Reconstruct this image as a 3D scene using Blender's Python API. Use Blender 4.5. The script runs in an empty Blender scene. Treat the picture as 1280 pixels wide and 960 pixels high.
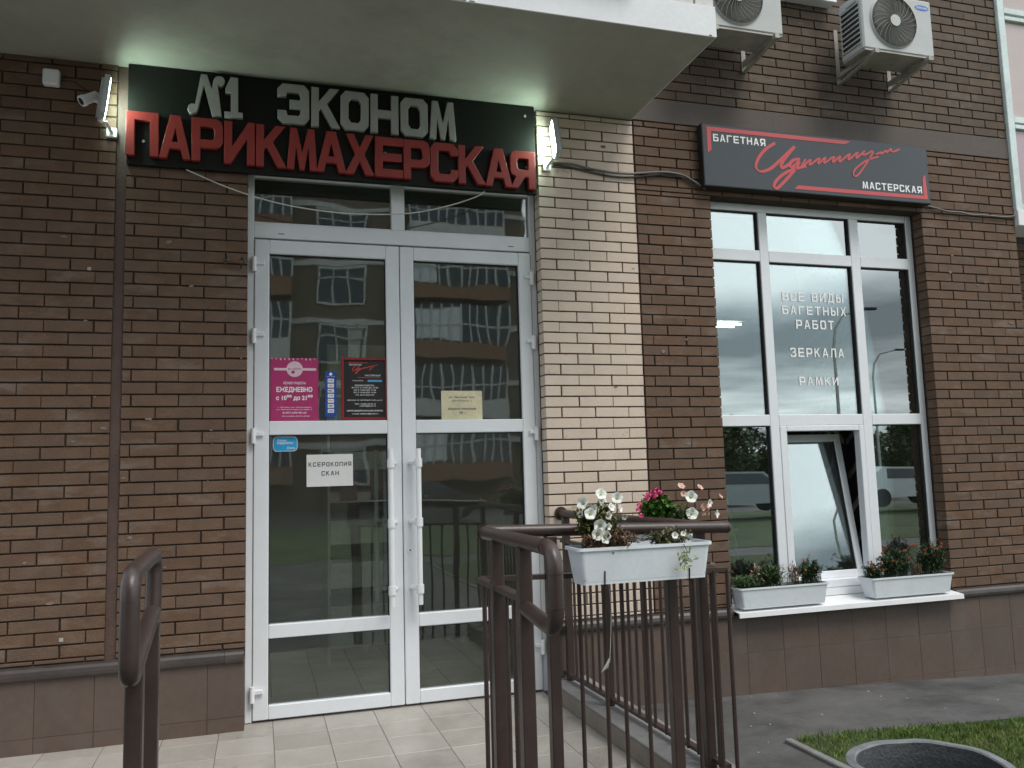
import bpy, math, random
from mathutils import Vector, Matrix
random.seed(7)
sc = bpy.context.scene
C = sc.collection
PI = math.pi
# ------------------------------------------------------------------ camera
yaw, pit, rol = math.radians(17.039), math.radians(6.138), math.radians(-1.6275)
cy, sy, cp, sp, cr, sr = math.cos(yaw), math.sin(yaw), math.cos(pit), math.sin(pit), math.cos(rol), math.sin(rol)
F = Vector((sy*cp, cy*cp, sp)); R = Vector((cy, -sy, 0)); U = R.cross(F)
R2 = R*cr+U*sr; U2 = U*cr-R*sr
cam = bpy.data.cameras.new('camera'); co = bpy.data.objects.new('camera', cam); C.objects.link(co)
m = Matrix((R2, U2, -F)).transposed().to_4x4(); m.translation = Vector((0, -5.42, 1.49)); co.matrix_world = m
cam.sensor_width = 36; cam.lens = 1032.9/1280*36; cam.clip_start = 0.05; cam.clip_end = 2000
sc.camera = co
# ------------------------------------------------------------------ sky: overcast with broken cloud
SUN_EL, SUN_AZ = math.radians(58), math.radians(150)
w = bpy.data.worlds.new('World'); sc.world = w; w.use_nodes = True
nt = w.node_tree; N = nt.nodes; Lk = nt.links
bg = N['Background']; bg.inputs['Strength'].default_value = 0.1
sky = N.new('ShaderNodeTexSky'); sky.sky_type = 'NISHITA'; sky.sun_disc = False
sky.sun_elevation = SUN_EL; sky.sun_rotation = SUN_AZ; sky.air_density = 1.5; sky.dust_density = 2
tc = N.new('ShaderNodeTexCoord'); sep = N.new('ShaderNodeSeparateXYZ'); Lk.new(tc.outputs['Generated'], sep.inputs[0])
def wmath(op, a, b=None, clamp=False):
    n = N.new('ShaderNodeMath'); n.operation = op; n.use_clamp = clamp
    for i, v in enumerate((a, b)):
        if v is None: continue
        if isinstance(v, (int, float)): n.inputs[i].default_value = v
        else: Lk.new(v, n.inputs[i])
    return n.outputs[0]
zc = wmath('MAXIMUM', sep.outputs[2], 0.0)
den = wmath('ADD', zc, 0.09)
cmb = N.new('ShaderNodeCombineXYZ'); Lk.new(wmath('DIVIDE', sep.outputs[0], den), cmb.inputs[0]); Lk.new(wmath('DIVIDE', sep.outputs[1], den), cmb.inputs[1])
cmb.inputs[2].default_value = 41.81
nz = N.new('ShaderNodeTexNoise'); nz.inputs['Scale'].default_value = 0.405; nz.inputs['Detail'].default_value = 7; nz.inputs['Roughness'].default_value = 0.55
Lk.new(cmb.outputs[0], nz.inputs['Vector'])
rp = N.new('ShaderNodeValToRGB'); e = rp.color_ramp.elements
e[0].position = 0.40; e[0].color = (1.7, 2.0, 2.35, 1)
e[1].position = 0.62; e[1].color = (9.6, 10.0, 10.3, 1)
x = rp.color_ramp.elements.new(0.5); x.color = (4.9, 5.3, 5.75, 1)
Lk.new(nz.outputs['Fac'], rp.inputs[0])
mx = N.new('ShaderNodeMixRGB'); mx.inputs[0].default_value = 0.9
Lk.new(sky.outputs[0], mx.inputs[1]); Lk.new(rp.outputs[0], mx.inputs[2])
Lk.new(mx.outputs[0], bg.inputs['Color'])
# ------------------------------------------------------------------ weak veiled sun
sl = bpy.data.lights.new('sun', 'SUN'); sl.energy = 1.1; sl.angle = math.radians(28); sl.color = (1, 0.96, 0.9)
so = bpy.data.objects.new('sun', sl); C.objects.link(so)
sd = Vector((math.sin(SUN_AZ)*math.cos(SUN_EL), math.cos(SUN_AZ)*math.cos(SUN_EL), math.sin(SUN_EL)))
so.rotation_euler = (-sd).to_track_quat('-Z', 'Y').to_euler(); so.location = (0, -8, 20)
sc.view_settings.view_transform = 'Standard'; sc.view_settings.look = 'None'; sc.view_settings.gamma = 1
sc.view_settings.exposure = 1.25

# ------------------------------------------------------------------ helpers
MATS = {}
def mat(name, col, rough=0.6, metal=0.0, var=0.12, scale=6.0, bump=0.0, bscale=60.0, rnd=0.0, spec=0.5, patch=None, coords='pos'):
    """procedural material: colour broken by two noises, optional per-object variation, optional pale/dark patches"""
    if name in MATS: return MATS[name]
    mt = bpy.data.materials.new(name); mt.use_nodes = True; t = mt.node_tree; n = t.nodes; l = t.links
    b = n['Principled BSDF']; b.inputs['Roughness'].default_value = rough; b.inputs['Metallic'].default_value = metal
    b.inputs['Specular IOR Level'].default_value = spec
    g = n.new('ShaderNodeNewGeometry'); src = g.outputs['Position']
    if coords == 'obj':
        tcn = n.new('ShaderNodeTexCoord'); src = tcn.outputs['Object']
    a = n.new('ShaderNodeTexNoise'); a.inputs['Scale'].default_value = scale; a.inputs['Detail'].default_value = 6; l.new(src, a.inputs['Vector'])
    fine = n.new('ShaderNodeTexNoise'); fine.inputs['Scale'].default_value = scale*9; fine.inputs['Detail'].default_value = 4; l.new(src, fine.inputs['Vector'])
    mr = n.new('ShaderNodeMapRange'); mr.inputs[1].default_value = 0.3; mr.inputs[2].default_value = 0.7; mr.inputs[3].default_value = 1-var; mr.inputs[4].default_value = 1+var; l.new(a.outputs['Fac'], mr.inputs[0])
    m2 = n.new('ShaderNodeMapRange'); m2.inputs[1].default_value = 0.3; m2.inputs[2].default_value = 0.7; m2.inputs[3].default_value = 1-var*0.6; m2.inputs[4].default_value = 1+var*0.6; l.new(fine.outputs['Fac'], m2.inputs[0])
    mu = n.new('ShaderNodeMath'); mu.operation = 'MULTIPLY'; l.new(mr.outputs[0], mu.inputs[0]); l.new(m2.outputs[0], mu.inputs[1])
    val = mu.outputs[0]
    base = n.new('ShaderNodeRGB'); base.outputs[0].default_value = (*col, 1); csrc = base.outputs[0]
    if rnd:
        oi = n.new('ShaderNodeObjectInfo')
        m3 = n.new('ShaderNodeMapRange'); m3.inputs[3].default_value = 1-rnd; m3.inputs[4].default_value = 1+rnd; l.new(oi.outputs['Random'], m3.inputs[0])
        m4 = n.new('ShaderNodeMath'); m4.operation = 'MULTIPLY'; l.new(val, m4.inputs[0]); l.new(m3.outputs[0], m4.inputs[1]); val = m4.outputs[0]
        hs = n.new('ShaderNodeHueSaturation'); l.new(csrc, hs.inputs['Color'])
        wn = n.new('ShaderNodeMath'); wn.operation = 'MULTIPLY'; wn.inputs[1].default_value = 37.7; l.new(oi.outputs['Random'], wn.inputs[0])
        fr = n.new('ShaderNodeMath'); fr.operation = 'FRACT'; l.new(wn.outputs[0], fr.inputs[0])
        m5 = n.new('ShaderNodeMapRange'); m5.inputs[3].default_value = 1-rnd*1.3; m5.inputs[4].default_value = 1+rnd*1.3; l.new(fr.outputs[0], m5.inputs[0]); l.new(m5.outputs[0], hs.inputs['Saturation'])
        csrc = hs.outputs[0]
    vm = n.new('ShaderNodeVectorMath'); vm.operation = 'SCALE'; l.new(csrc, vm.inputs[0]); l.new(val, vm.inputs['Scale'])
    out = vm.outputs[0]
    for pc in (patch or []):
        pcol, psc, lo, hi, amt, stretch = pc
        mp = n.new('ShaderNodeMapping'); mp.inputs['Scale'].default_value = stretch; l.new(src, mp.inputs[0])
        pn = n.new('ShaderNodeTexNoise'); pn.inputs['Scale'].default_value = psc; pn.inputs['Detail'].default_value = 7; pn.inputs['Roughness'].default_value = 0.65; l.new(mp.outputs[0], pn.inputs['Vector'])
        pv = pn.outputs['Fac']
        if rnd:
            ad = n.new('ShaderNodeMath'); ad.operation = 'MULTIPLY_ADD'; ad.inputs[1].default_value = 0.22; l.new(fr.outputs[0], ad.inputs[0]); l.new(pv, ad.inputs[2])
            sb = n.new('ShaderNodeMath'); sb.operation = 'SUBTRACT'; sb.inputs[1].default_value = 0.11; l.new(ad.outputs[0], sb.inputs[0]); pv = sb.outputs[0]
        pr = n.new('ShaderNodeMapRange'); pr.inputs[1].default_value = lo; pr.inputs[2].default_value = hi; pr.inputs[4].default_value = amt; l.new(pv, pr.inputs[0])
        mxx = n.new('ShaderNodeMixRGB'); mxx.inputs[2].default_value = (*pcol, 1); l.new(pr.outputs[0], mxx.inputs[0]); l.new(out, mxx.inputs[1]); out = mxx.outputs[0]
    l.new(out, b.inputs['Base Color'])
    if bump:
        bn = n.new('ShaderNodeTexNoise'); bn.inputs['Scale'].default_value = bscale; bn.inputs['Detail'].default_value = 5; l.new(src, bn.inputs['Vector'])
        bp = n.new('ShaderNodeBump'); bp.inputs['Strength'].default_value = bump; bp.inputs['Distance'].default_value = 0.01; l.new(bn.outputs['Fac'], bp.inputs['Height']); l.new(bp.outputs[0], b.inputs['Normal'])
    MATS[name] = mt; return mt
def emis(name, col, s):
    mt = bpy.data.materials.new(name); mt.use_nodes = True; b = mt.node_tree.nodes['Principled BSDF']
    b.inputs['Base Color'].default_value = (*col, 1); b.inputs['Emission Color'].default_value = (*col, 1); b.inputs['Emission Strength'].default_value = s
    return mt
def glassmat(name, tint, refl, gain, wav=0.0, wsc=1.5, dust=0.03, rough=0.0):
    mt = bpy.data.materials.new(name); mt.use_nodes = True; t = mt.node_tree; n = t.nodes; l = t.links
    n.remove(n['Principled BSDF']); o = n['Material Output']
    tr = n.new('ShaderNodeBsdfTransparent'); tr.inputs[0].default_value = (*tint, 1)
    gl = n.new('ShaderNodeBsdfGlossy'); gl.inputs['Roughness'].default_value = rough; gl.inputs[0].default_value = (0.93, 1.0, 0.99, 1)
    fr = n.new('ShaderNodeFresnel'); fr.inputs[0].default_value = 1.5
    ma = n.new('ShaderNodeMath'); ma.operation = 'MULTIPLY_ADD'; ma.inputs[1].default_value = gain; ma.inputs[2].default_value = refl; ma.use_clamp = True
    l.new(fr.outputs[0], ma.inputs[0])
    gg = n.new('ShaderNodeNewGeometry'); dn = n.new('ShaderNodeTexNoise'); dn.inputs['Scale'].default_value = 2.3; dn.inputs['Detail'].default_value = 6; l.new(gg.outputs['Position'], dn.inputs['Vector'])
    dm = n.new('ShaderNodeMapRange'); dm.inputs[1].default_value = 0.3; dm.inputs[2].default_value = 0.75; dm.inputs[3].default_value = dust*0.6; dm.inputs[4].default_value = dust*1.6; l.new(dn.outputs['Fac'], dm.inputs[0])
    df = n.new('ShaderNodeBsdfDiffuse'); df.inputs[0].default_value = (0.42, 0.43, 0.36, 1); md = n.new('ShaderNodeMixShader'); l.new(dm.outputs[0], md.inputs[0]); l.new(tr.outputs[0], md.inputs[1]); l.new(df.outputs[0], md.inputs[2])
    mxs = n.new('ShaderNodeMixShader'); l.new(ma.outputs[0], mxs.inputs[0]); l.new(md.outputs[0], mxs.inputs[1]); l.new(gl.outputs[0], mxs.inputs[2]); l.new(mxs.outputs[0], o.inputs[0])
    if wav:
        g = n.new('ShaderNodeNewGeometry'); bn = n.new('ShaderNodeTexNoise'); bn.inputs['Scale'].default_value = wsc; bn.inputs['Detail'].default_value = 1; l.new(g.outputs['Position'], bn.inputs['Vector'])
        bp = n.new('ShaderNodeBump'); bp.inputs['Strength'].default_value = 1.0; bp.inputs['Distance'].default_value = wav; l.new(bn.outputs['Fac'], bp.inputs['Height']); l.new(bp.outputs[0], gl.inputs['Normal'])
    return mt

class MB:
    def __init__(s): s.v = []; s.f = []; s.sm = []
    def add(s, vs, fs, smooth=False):
        o = len(s.v); s.v += [tuple(p) for p in vs]; s.f += [tuple(i+o for i in f) for f in fs]; s.sm += [smooth]*len(fs); return s
    def box(s, x0, x1, y0, y1, z0, z1, b=0.0):
        if b <= 0:
            v = [(x0,y0,z0),(x1,y0,z0),(x1,y1,z0),(x0,y1,z0),(x0,y0,z1),(x1,y0,z1),(x1,y1,z1),(x0,y1,z1)]
            return s.add(v, [(3,2,1,0),(4,5,6,7),(0,1,5,4),(1,2,6,5),(2,3,7,6),(3,0,4,7)])
        b = min(b, (x1-x0)/2.2, (y1-y0)/2.2, (z1-z0)/2.2)
        X = (x0, x1); Y = (y0, y1); Z = (z0, z1); v = []; idx = {}
        for i in (0,1):
            for j in (0,1):
                for k in (0,1):
                    sx, sy_, sz = (1,-1)[i], (1,-1)[j], (1,-1)[k]
                    for a in range(3):
                        p = [X[i]+sx*b, Y[j]+sy_*b, Z[k]+sz*b]; p[a] = (X[i], Y[j], Z[k])[a]
                        idx[i,j,k,a] = len(v); v.append(tuple(p))
        f = []
        cyc = [(0,0),(1,0),(1,1),(0,1)]
        for a in range(3):
            for side in (0,1):
                q = []
                for (p1, p2) in cyc:
                    c = [0,0,0]; c[a] = side; c[(a+1)%3] = p1; c[(a+2)%3] = p2; q.append(idx[c[0],c[1],c[2],a])
                f.append(tuple(q) if side else tuple(reversed(q)))
        for a in range(3):
            b1, b2 = (a+1)%3, (a+2)%3
            for p1 in (0,1):
                for p2 in (0,1):
                    c0 = [0,0,0]; c0[b1] = p1; c0[b2] = p2; c1 = list(c0); c1[a] = 1
                    q = [idx[(*c0, b1)], idx[(*c1, b1)], idx[(*c1, b2)], idx[(*c0, b2)]]
                    if p1 == p2: q.reverse()
                    f.append(tuple(q))
        for i in (0,1):
            for j in (0,1):
                for k in (0,1):
                    q = [idx[i,j,k,0], idx[i,j,k,1], idx[i,j,k,2]]
                    if (i+j+k) % 2 == 0: q.reverse()
                    f.append(tuple(q))
        return s.add(v, f)
    def tube(s, pts, r, n=10, caps=True, smooth=True):
        pts = [Vector(p) for p in pts]; rs = r if isinstance(r, (list, tuple)) else [r]*len(pts)
        vs = []; up = None
        for i, p in enumerate(pts):
            d = (pts[min(i+1, len(pts)-1)]-pts[max(i-1, 0)]).normalized()
            if up is None: up = Vector((0,0,1)) if abs(d.z) < 0.9 else Vector((1,0,0))
            a = d.cross(up)
            if a.length < 1e-4: a = d.orthogonal()
            a.normalize(); b = a.cross(d).normalized(); up = b
            for k in range(n):
                t = 2*PI*k/n; vs.append(p+(a*math.cos(t)+b*math.sin(t))*rs[i])
        fs = [(i*n+k, i*n+(k+1)%n, (i+1)*n+(k+1)%n, (i+1)*n+k) for i in range(len(pts)-1) for k in range(n)]
        s.add(vs, fs, smooth)
        if caps:
            s.add(vs[:n], [tuple(range(n))]); s.add(vs[-n:], [tuple(reversed(range(n)))])
        return s
    def bar(s, a, b, w, h):
        a = Vector(a); b = Vector(b); d = (b-a).normalized(); up = Vector((0,0,1)) if abs(d.z) < 0.95 else Vector((0,1,0))
        sx = d.cross(up).normalized(); uz = sx.cross(d).normalized()
        v = [p+sx*i*w/2+uz*j*h/2 for p in (a, b) for (i, j) in ((-1,-1),(1,-1),(1,1),(-1,1))]
        return s.add(v, [(0,1,2,3),(7,6,5,4),(0,4,5,1),(1,5,6,2),(2,6,7,3),(3,7,4,0)])
    def prism(s, poly, y0, y1):
        n = len(poly); v = [(x, y0, z) for x, z in poly]+[(x, y1, z) for x, z in poly]
        return s.add(v, [tuple(range(n)), tuple(reversed(range(n, 2*n)))]+[(i+n, (i+1) % n+n, (i+1) % n, i) for i in range(n)])
    def mesh(s, name, m):
        me = bpy.data.meshes.new(name); me.from_pydata(s.v, [], s.f)
        me.polygons.foreach_set('use_smooth', s.sm)
        if m: me.materials.append(m)
        me.update(); return me
    def build(s, name, m, parent=None, **kw):
        return link(name, s.mesh(name, m), parent, **kw)
def link(name, me, parent=None, loc=None, label=None, cat=None, group=None, kind=None):
    o = bpy.data.objects.new(name, me); C.objects.link(o)
    if loc is not None: o.location = loc
    if parent is not None:
        o.parent = parent
    tag(o, label, cat, group, kind); return o
def tag(o, label=None, cat=None, group=None, kind=None):
    for k, v in (('label', label), ('category', cat), ('group', group), ('kind', kind)):
        if v: o[k] = v
    return o
def thing(name, loc, label, cat, group=None, rz=0):
    o = bpy.data.objects.new(name, None); o.empty_display_size = 0.1; C.objects.link(o); o.location = loc; o.rotation_euler.z = rz
    return tag(o, label, cat, group)
def copy_tree(o, parent=None):
    c = o.copy(); C.objects.link(c); c.parent = parent
    for ch in list(o.children): copy_tree(ch, c)
    return c
def curve_mesh(cu):
    o = bpy.data.objects.new('tmp', cu); C.objects.link(o)
    dg = bpy.context.evaluated_depsgraph_get(); me = bpy.data.meshes.new_from_object(o.evaluated_get(dg))
    bpy.data.objects.remove(o); return me
def text(body, x0, x1, z0, z1, y, m, parent, name='lettering', off=0.0, ext=0.0006, keep=False, loc0=(0,0,0), align='C'):
    """lettering in the XZ plane facing -Y, fitted into the box x0..x1, z0..z1"""
    cu = bpy.data.curves.new('t', 'FONT'); cu.body = body; cu.align_x = 'CENTER' if align == 'C' else 'LEFT'; cu.offset = off; cu.resolution_u = 3
    me = curve_mesh(cu)
    xs = [v.co.x for v in me.vertices]; ys = [v.co.y for v in me.vertices]
    ax, bx, ay, by = min(xs), max(xs), min(ys), max(ys)
    fs = [tuple(p.vertices) for p in me.polygons]
    fx = (x1-x0)/(bx-ax); fz = (z1-z0)/(by-ay)
    v = [(x0+(c.co.x-ax)*fx-loc0[0], y-ext-loc0[1], z0+(c.co.y-ay)*fz-loc0[2]) for c in me.vertices]
    return MB().add(v, fs).build(name, m, parent)
def glyph_mesh(splines, w, h, depth, bev, name, m):
    cu = bpy.data.curves.new('g', 'CURVE'); cu.dimensions = '2D'; cu.fill_mode = 'BOTH'; cu.extrude = depth/2-bev; cu.bevel_depth = bev; cu.bevel_resolution = 1
    cu.offset = -bev
    for pts in splines:
        s = cu.splines.new('POLY'); s.points.add(len(pts)-1); s.use_cyclic_u = True
        for q, p in zip(s.points, pts): q.co = (p[0]*w, p[1]*h, 0, 1)
    me = curve_mesh(cu); me.transform(Matrix.Rotation(PI/2, 4, 'X')); me.name = name; me.materials.clear(); me.materials.append(m)
    return me

# ------------------------------------------------------------------ materials
BR = (0.128, 0.079, 0.052)
EFF = ((0.27, 0.24, 0.215), 3.2, 0.56, 0.76, 0.36, (1, 1, 2.6))
brown = mat('brown clinker brick', BR, 0.75, var=0.13, scale=9, bump=0.35, bscale=90, rnd=0.07, spec=0.3, patch=[EFF, ((0.05, 0.035, 0.03), 5, 0.62, 0.8, 0.5, (1, 1, 2))])
brownU = mat('grey brown upper brick', (0.112, 0.081, 0.058), 0.75, var=0.13, scale=9, bump=0.35, bscale=90, rnd=0.11, spec=0.3, patch=[((0.21, 0.20, 0.185), 3.0, 0.56, 0.76, 0.45, (1, 1, 2.4)), ((0.06, 0.045, 0.04), 3, 0.6, 0.8, 0.5, (1, 1, 1))])
cream = mat('cream brick', (0.60, 0.50, 0.41), 0.65, var=0.05, scale=7, bump=0.25, bscale=80, rnd=0.04, spec=0.3, patch=[((0.22, 0.17, 0.13), 7, 0.68, 0.76, 0.5, (1, 1, 1))])
mortar = mat('dark brown mortar', (0.044, 0.030, 0.021), 0.9, var=0.3, scale=14, bump=0.6, bscale=120, patch=[((0.085, 0.062, 0.048), 4, 0.52, 0.68, 0.6, (1, 1, 3))])
mortar_c = mat('cream pier mortar', (0.095, 0.07, 0.055), 0.9, var=0.3, scale=14, bump=0.6, bscale=120)
tileM = mat('brown plinth tile', (0.102, 0.073, 0.058), 0.55, var=0.10, scale=3, bump=0.12, bscale=160, rnd=0.05, patch=[((0.14, 0.12, 0.11), 2.5, 0.58, 0.75, 0.35, (1, 1, 1))])
tileJ = mat('pale tile joint', (0.125, 0.10, 0.085), 0.9)
capM = mat('dark plinth cap', (0.060, 0.050, 0.046), 0.4, var=0.2, scale=12)
bandM = mat('painted brown band', (0.092, 0.073, 0.060), 0.7, var=0.07, scale=4, bump=0.2, bscale=60)
upvc = mat('white plastic profile', (0.74, 0.77, 0.80), 0.32, var=0.03, scale=2, patch=[((0.45, 0.45, 0.43), 3.5, 0.6, 0.8, 0.25, (1, 1, 0.4))])
upvcD = mat('white profile joint gasket', (0.02, 0.02, 0.02), 0.6)
white = mat('white paint', (0.78, 0.79, 0.80), 0.4, var=0.04)
floorM = mat('beige grey porcelain tile', (0.375, 0.35, 0.315), 0.38, var=0.09, scale=5, bump=0.08, bscale=50, rnd=0.05, patch=[((0.20, 0.18, 0.155), 2.6, 0.50, 0.72, 0.5, (1, 1, 1)), ((0.10, 0.09, 0.08), 22, 0.70, 0.74, 0.5, (1, 1, 1)), ((0.55, 0.53, 0.5), 4, 0.6, 0.8, 0.3, (1, 1, 1))])
groutM = mat('dirty grout', (0.19, 0.17, 0.15), 0.9)
concM = mat('brownish curb concrete', (0.21, 0.175, 0.15), 0.8, var=0.12, scale=5, bump=0.3, bscale=60)
concG = mat('grey concrete', (0.17, 0.18, 0.185), 0.8, var=0.2, scale=6, bump=0.5, bscale=50, patch=[((0.07, 0.075, 0.08), 4, 0.5, 0.7, 0.7, (1, 1, 1))])
asph = mat('worn asphalt', (0.072, 0.072, 0.070), 0.72, var=0.22, scale=2.5, bump=0.6, bscale=140, patch=[((0.13, 0.125, 0.12), 1.6, 0.46, 0.70, 0.75, (1, 1, 1)), ((0.03, 0.03, 0.031), 1.2, 0.52, 0.68, 0.75, (1, 1.8, 1)), ((0.3, 0.3, 0.29), 26, 0.72, 0.76, 0.8, (1, 1, 1))])
kerbM = mat('kerb stone', (0.19, 0.19, 0.18), 0.85, var=0.2, scale=8, bump=0.5)
slabM = mat('painted balcony soffit', (0.335, 0.335, 0.285), 0.75, var=0.05, scale=1.3, bump=0.12, bscale=20, patch=[((0.21, 0.20, 0.165), 1.3, 0.50, 0.68, 0.5, (1, 1, 1)), ((0.42, 0.42, 0.37), 2.1, 0.58, 0.66, 0.3, (1, 0.6, 1)), ((0.16, 0.15, 0.12), 6, 0.70, 0.74, 0.35, (1, 0.3, 1))])
fasM = mat('white painted slab edge', (0.74, 0.76, 0.78), 0.6, var=0.04, scale=3, bump=0.1)
railM = mat('brown enamelled steel', (0.042, 0.027, 0.023), 0.36, var=0.16, scale=10, bump=0.08, bscale=200, spec=0.5, patch=[((0.10, 0.075, 0.068), 9, 0.60, 0.74, 0.5, (1, 1, 0.5)), ((0.13, 0.055, 0.03), 26, 0.70, 0.75, 0.7, (1, 1, 1)), ((0.16, 0.15, 0.14), 60, 0.72, 0.75, 0.6, (1, 1, 1))])
boxM = mat('white planter plastic', (0.66, 0.71, 0.74), 0.35, var=0.05, scale=6, patch=[((0.35, 0.35, 0.32), 5, 0.58, 0.8, 0.35, (1, 1, 0.5))])
soilM = mat('potting soil', (0.02, 0.016, 0.013), 0.95, var=0.4, scale=30, bump=1.0, bscale=90)
signK = mat('black sign board', (0.007, 0.008, 0.006), 0.5, var=0.15, scale=3, spec=0.25)
letW = mat('matt white foam letter', (0.34, 0.345, 0.325), 0.5, var=0.08, scale=12, bump=0.1)
letR = mat('red painted letter', (0.27, 0.030, 0.024), 0.4, var=0.09, scale=12, bump=0.15, bscale=80)
signG = mat('charcoal sign face', (0.026, 0.034, 0.042), 0.4, var=0.06, scale=2)
prW = mat('white print', (0.85, 0.86, 0.85), 0.4, var=0.01)
prR = mat('red print', (0.55, 0.055, 0.055), 0.35, var=0.03)
blackM = mat('black plastic', (0.015, 0.015, 0.016), 0.5)
acM = mat('ivory air conditioner casing', (0.47, 0.49, 0.48), 0.38, var=0.05, scale=5, patch=[((0.4, 0.38, 0.33), 4, 0.6, 0.8, 0.3, (1, 1, 0.6))])
acD = mat('air conditioner dark coil', (0.03, 0.034, 0.032), 0.5)
acG = mat('grey fan grille wire', (0.22, 0.22, 0.19), 0.4)
galv = mat('dirty galvanised steel', (0.36, 0.35, 0.31), 0.5, metal=0.2, var=0.15, scale=14)
cableM = mat('grey cable sheath', (0.14, 0.135, 0.13), 0.5)
cordM = mat('off white cord', (0.55, 0.54, 0.48), 0.6)
leafM = mat('leaf green', (0.055, 0.10, 0.022), 0.5, var=0.35, scale=40)
leafD = mat('dark leaf green', (0.028, 0.058, 0.018), 0.5, var=0.35, scale=40)
leafY = mat('yellowing leaf', (0.20, 0.18, 0.05), 0.6, var=0.35, scale=40)
dryM = mat('dry brown stem', (0.14, 0.085, 0.045), 0.8, var=0.35, scale=40)
petW = mat('white petal', (0.70, 0.72, 0.66), 0.6, var=0.12, scale=90)
petP = mat('pink petal', (0.62, 0.06, 0.20), 0.6, var=0.2, scale=60)
petC = mat('cream pink petal', (0.62, 0.40, 0.32), 0.6, var=0.15, scale=60)
petO = mat('orange red petal', (0.42, 0.07, 0.015), 0.6, var=0.25, scale=60)
eyeM = mat('flower eye', (0.35, 0.36, 0.12), 0.6)
grassM = mat('lawn grass blade', (0.095, 0.155, 0.022), 0.6, var=0.4, scale=9, patch=[((0.20, 0.19, 0.06), 5, 0.52, 0.68, 0.6, (1, 1, 1)), ((0.04, 0.085, 0.015), 2.2, 0.52, 0.66, 0.6, (1, 1, 1))])
lawnM = mat('lawn soil and thatch', (0.045, 0.065, 0.018), 0.9, var=0.4, scale=14, bump=1.0)
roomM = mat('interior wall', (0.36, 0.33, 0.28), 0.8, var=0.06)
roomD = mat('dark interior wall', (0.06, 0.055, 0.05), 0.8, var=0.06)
roomL = mat('pale interior panel', (0.66, 0.63, 0.57), 0.6, var=0.05)
curtM = mat('pale curtain cloth', (0.62, 0.66, 0.66), 0.8, var=0.05)
doorGlass = glassmat('door glass', (0.88, 0.92, 0.88), 0.06, 1.1, 0.0013, 2.6, 0.038, 0.018)
winGlass = glassmat('shop window glass', (0.66, 0.74, 0.74), 0.19, 1.5, 0.0004, 1.2, 0.02)

# ------------------------------------------------------------------ ground
def gz(x): return -0.13-0.0385*(min(max(x, 3.3), 9)-3.3)
def sheet(name, xs, ys, m, dz=0.0, kind='structure'):
    b = MB(); v = [(x, y, gz(x)+dz) for y in ys for x in xs]; n = len(xs)
    b.add(v, [(j*n+i, j*n+i+1, (j+1)*n+i+1, (j+1)*n+i) for j in range(len(ys)-1) for i in range(n-1)])
    return b.build(name, m, kind=kind)
BC = (3.42, -1.66); BRR = 0.42
def holed(name, x0, x1, y0, y1, m, dz, slope=0.0):
    """sheet with a round hole for the basin"""
    s_ = 0.6; cx, cy = BC; xs = sorted({x0, cx-s_ if cx-s_ > x0 else x0, cx+s_, 9, x1} | ({3.3} if x0 < 2.8 else set())); xs = [x for x in xs if not (abs(x-3.3) < 1e-6)]
    ys = [y0, cy-s_, cy+s_, y1]; b = MB()
    for i in range(len(xs)-1):
        for j in range(3):
            a0, a1, b0, b1 = xs[i], xs[i+1], ys[j], ys[j+1]
            if j == 1 and a1 <= cx+s_+1e-6 and a0 >= cx-s_-1e-6: continue
            e0, e1 = (slope*(min(a0, 9)-x0), slope*(min(a1, 9)-x0)) if j == 2 else (0, 0)
            b.add([(a0, b0, gz(a0)+dz), (a1, b0, gz(a1)+dz), (a1, b1+e1, gz(a1)+dz), (a0, b1+e0, gz(a0)+dz)], [(0, 1, 2, 3)])
    n = 32; v = []; lx = max(x0, cx-s_)
    for i in range(n):
        a = 2*PI*i/n; c, q = math.cos(a), math.sin(a); k_ = s_/max(abs(c), abs(q))
        px, py = max(cx+c*k_, lx), cy+q*k_
        v += [(cx+c*(BRR-0.012), cy+q*(BRR-0.012), gz(cx+c*BRR)+dz), (px, py, gz(px)+dz)]
    b.add(v, [(2*i, 2*i+1, 2*((i+1) % n)+1, 2*((i+1) % n)) for i in range(n)])
    return b.build(name, m, kind='structure')
holed('ground', -400, 400, -400, 0.05, asph, 0.0)
holed('lawn', 3.01, 40, -9.5, -1.045, lawnM, 0.012, -0.07)
kb = thing('kerb', (2.98, -1.02, gz(3.0)), 'low grey kerb edging the small lawn beside the asphalt path', 'kerb')
for i in range(9):
    y0 = -0.015-i*1.0
    MB().box(-0.025, 0.025, y0-0.99, y0, -0.2, 0.022, 0.006).build('kerb_stone', kerbM, kb)
# far side of the road: seen only as a reflection in the glass
sheet('roadside_lawn', [-60, 3.3, 9, 70], [-24, -11], mat('far lawn', (0.05, 0.075, 0.025), 0.9, var=0.35, scale=1.2), 0.01)
# landing
LX0, LX1, LY = -4.0, 1.86, -2.0
ld = MB().box(LX0, LX1+0.26, LY, 0.9, -0.6, -0.012).build('landing', groutM, kind='structure')
t = 0.3095
cols = [0.082+k*t for k in range(-14, 7)]
rows_ = [0.114-k*0.3 for k in range(0, 8)]
cache = {}
nt_ = 0
for i in range(len(cols)-1):
    for j in range(len(rows_)-1):
        a, b = cols[i]+0.0011, min(cols[i+1], LX1)-0.0011; c, d = max(rows_[j+1], LY)+0.0011, rows_[j]-0.0011
        if b-a < 0.02 or d-c < 0.02: continue
        k = (round(b-a, 3), round(d-c, 3))
        if k not in cache: cache[k] = MB().box(-k[0]/2, k[0]/2, -k[1]/2, k[1]/2, -0.012, 0, 0.0015).mesh('floor_tile', floorM)
        link('floor_tile', cache[k], ld, ((a+b)/2, (c+d)/2, random.uniform(-0.0012, 0)))
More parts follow.
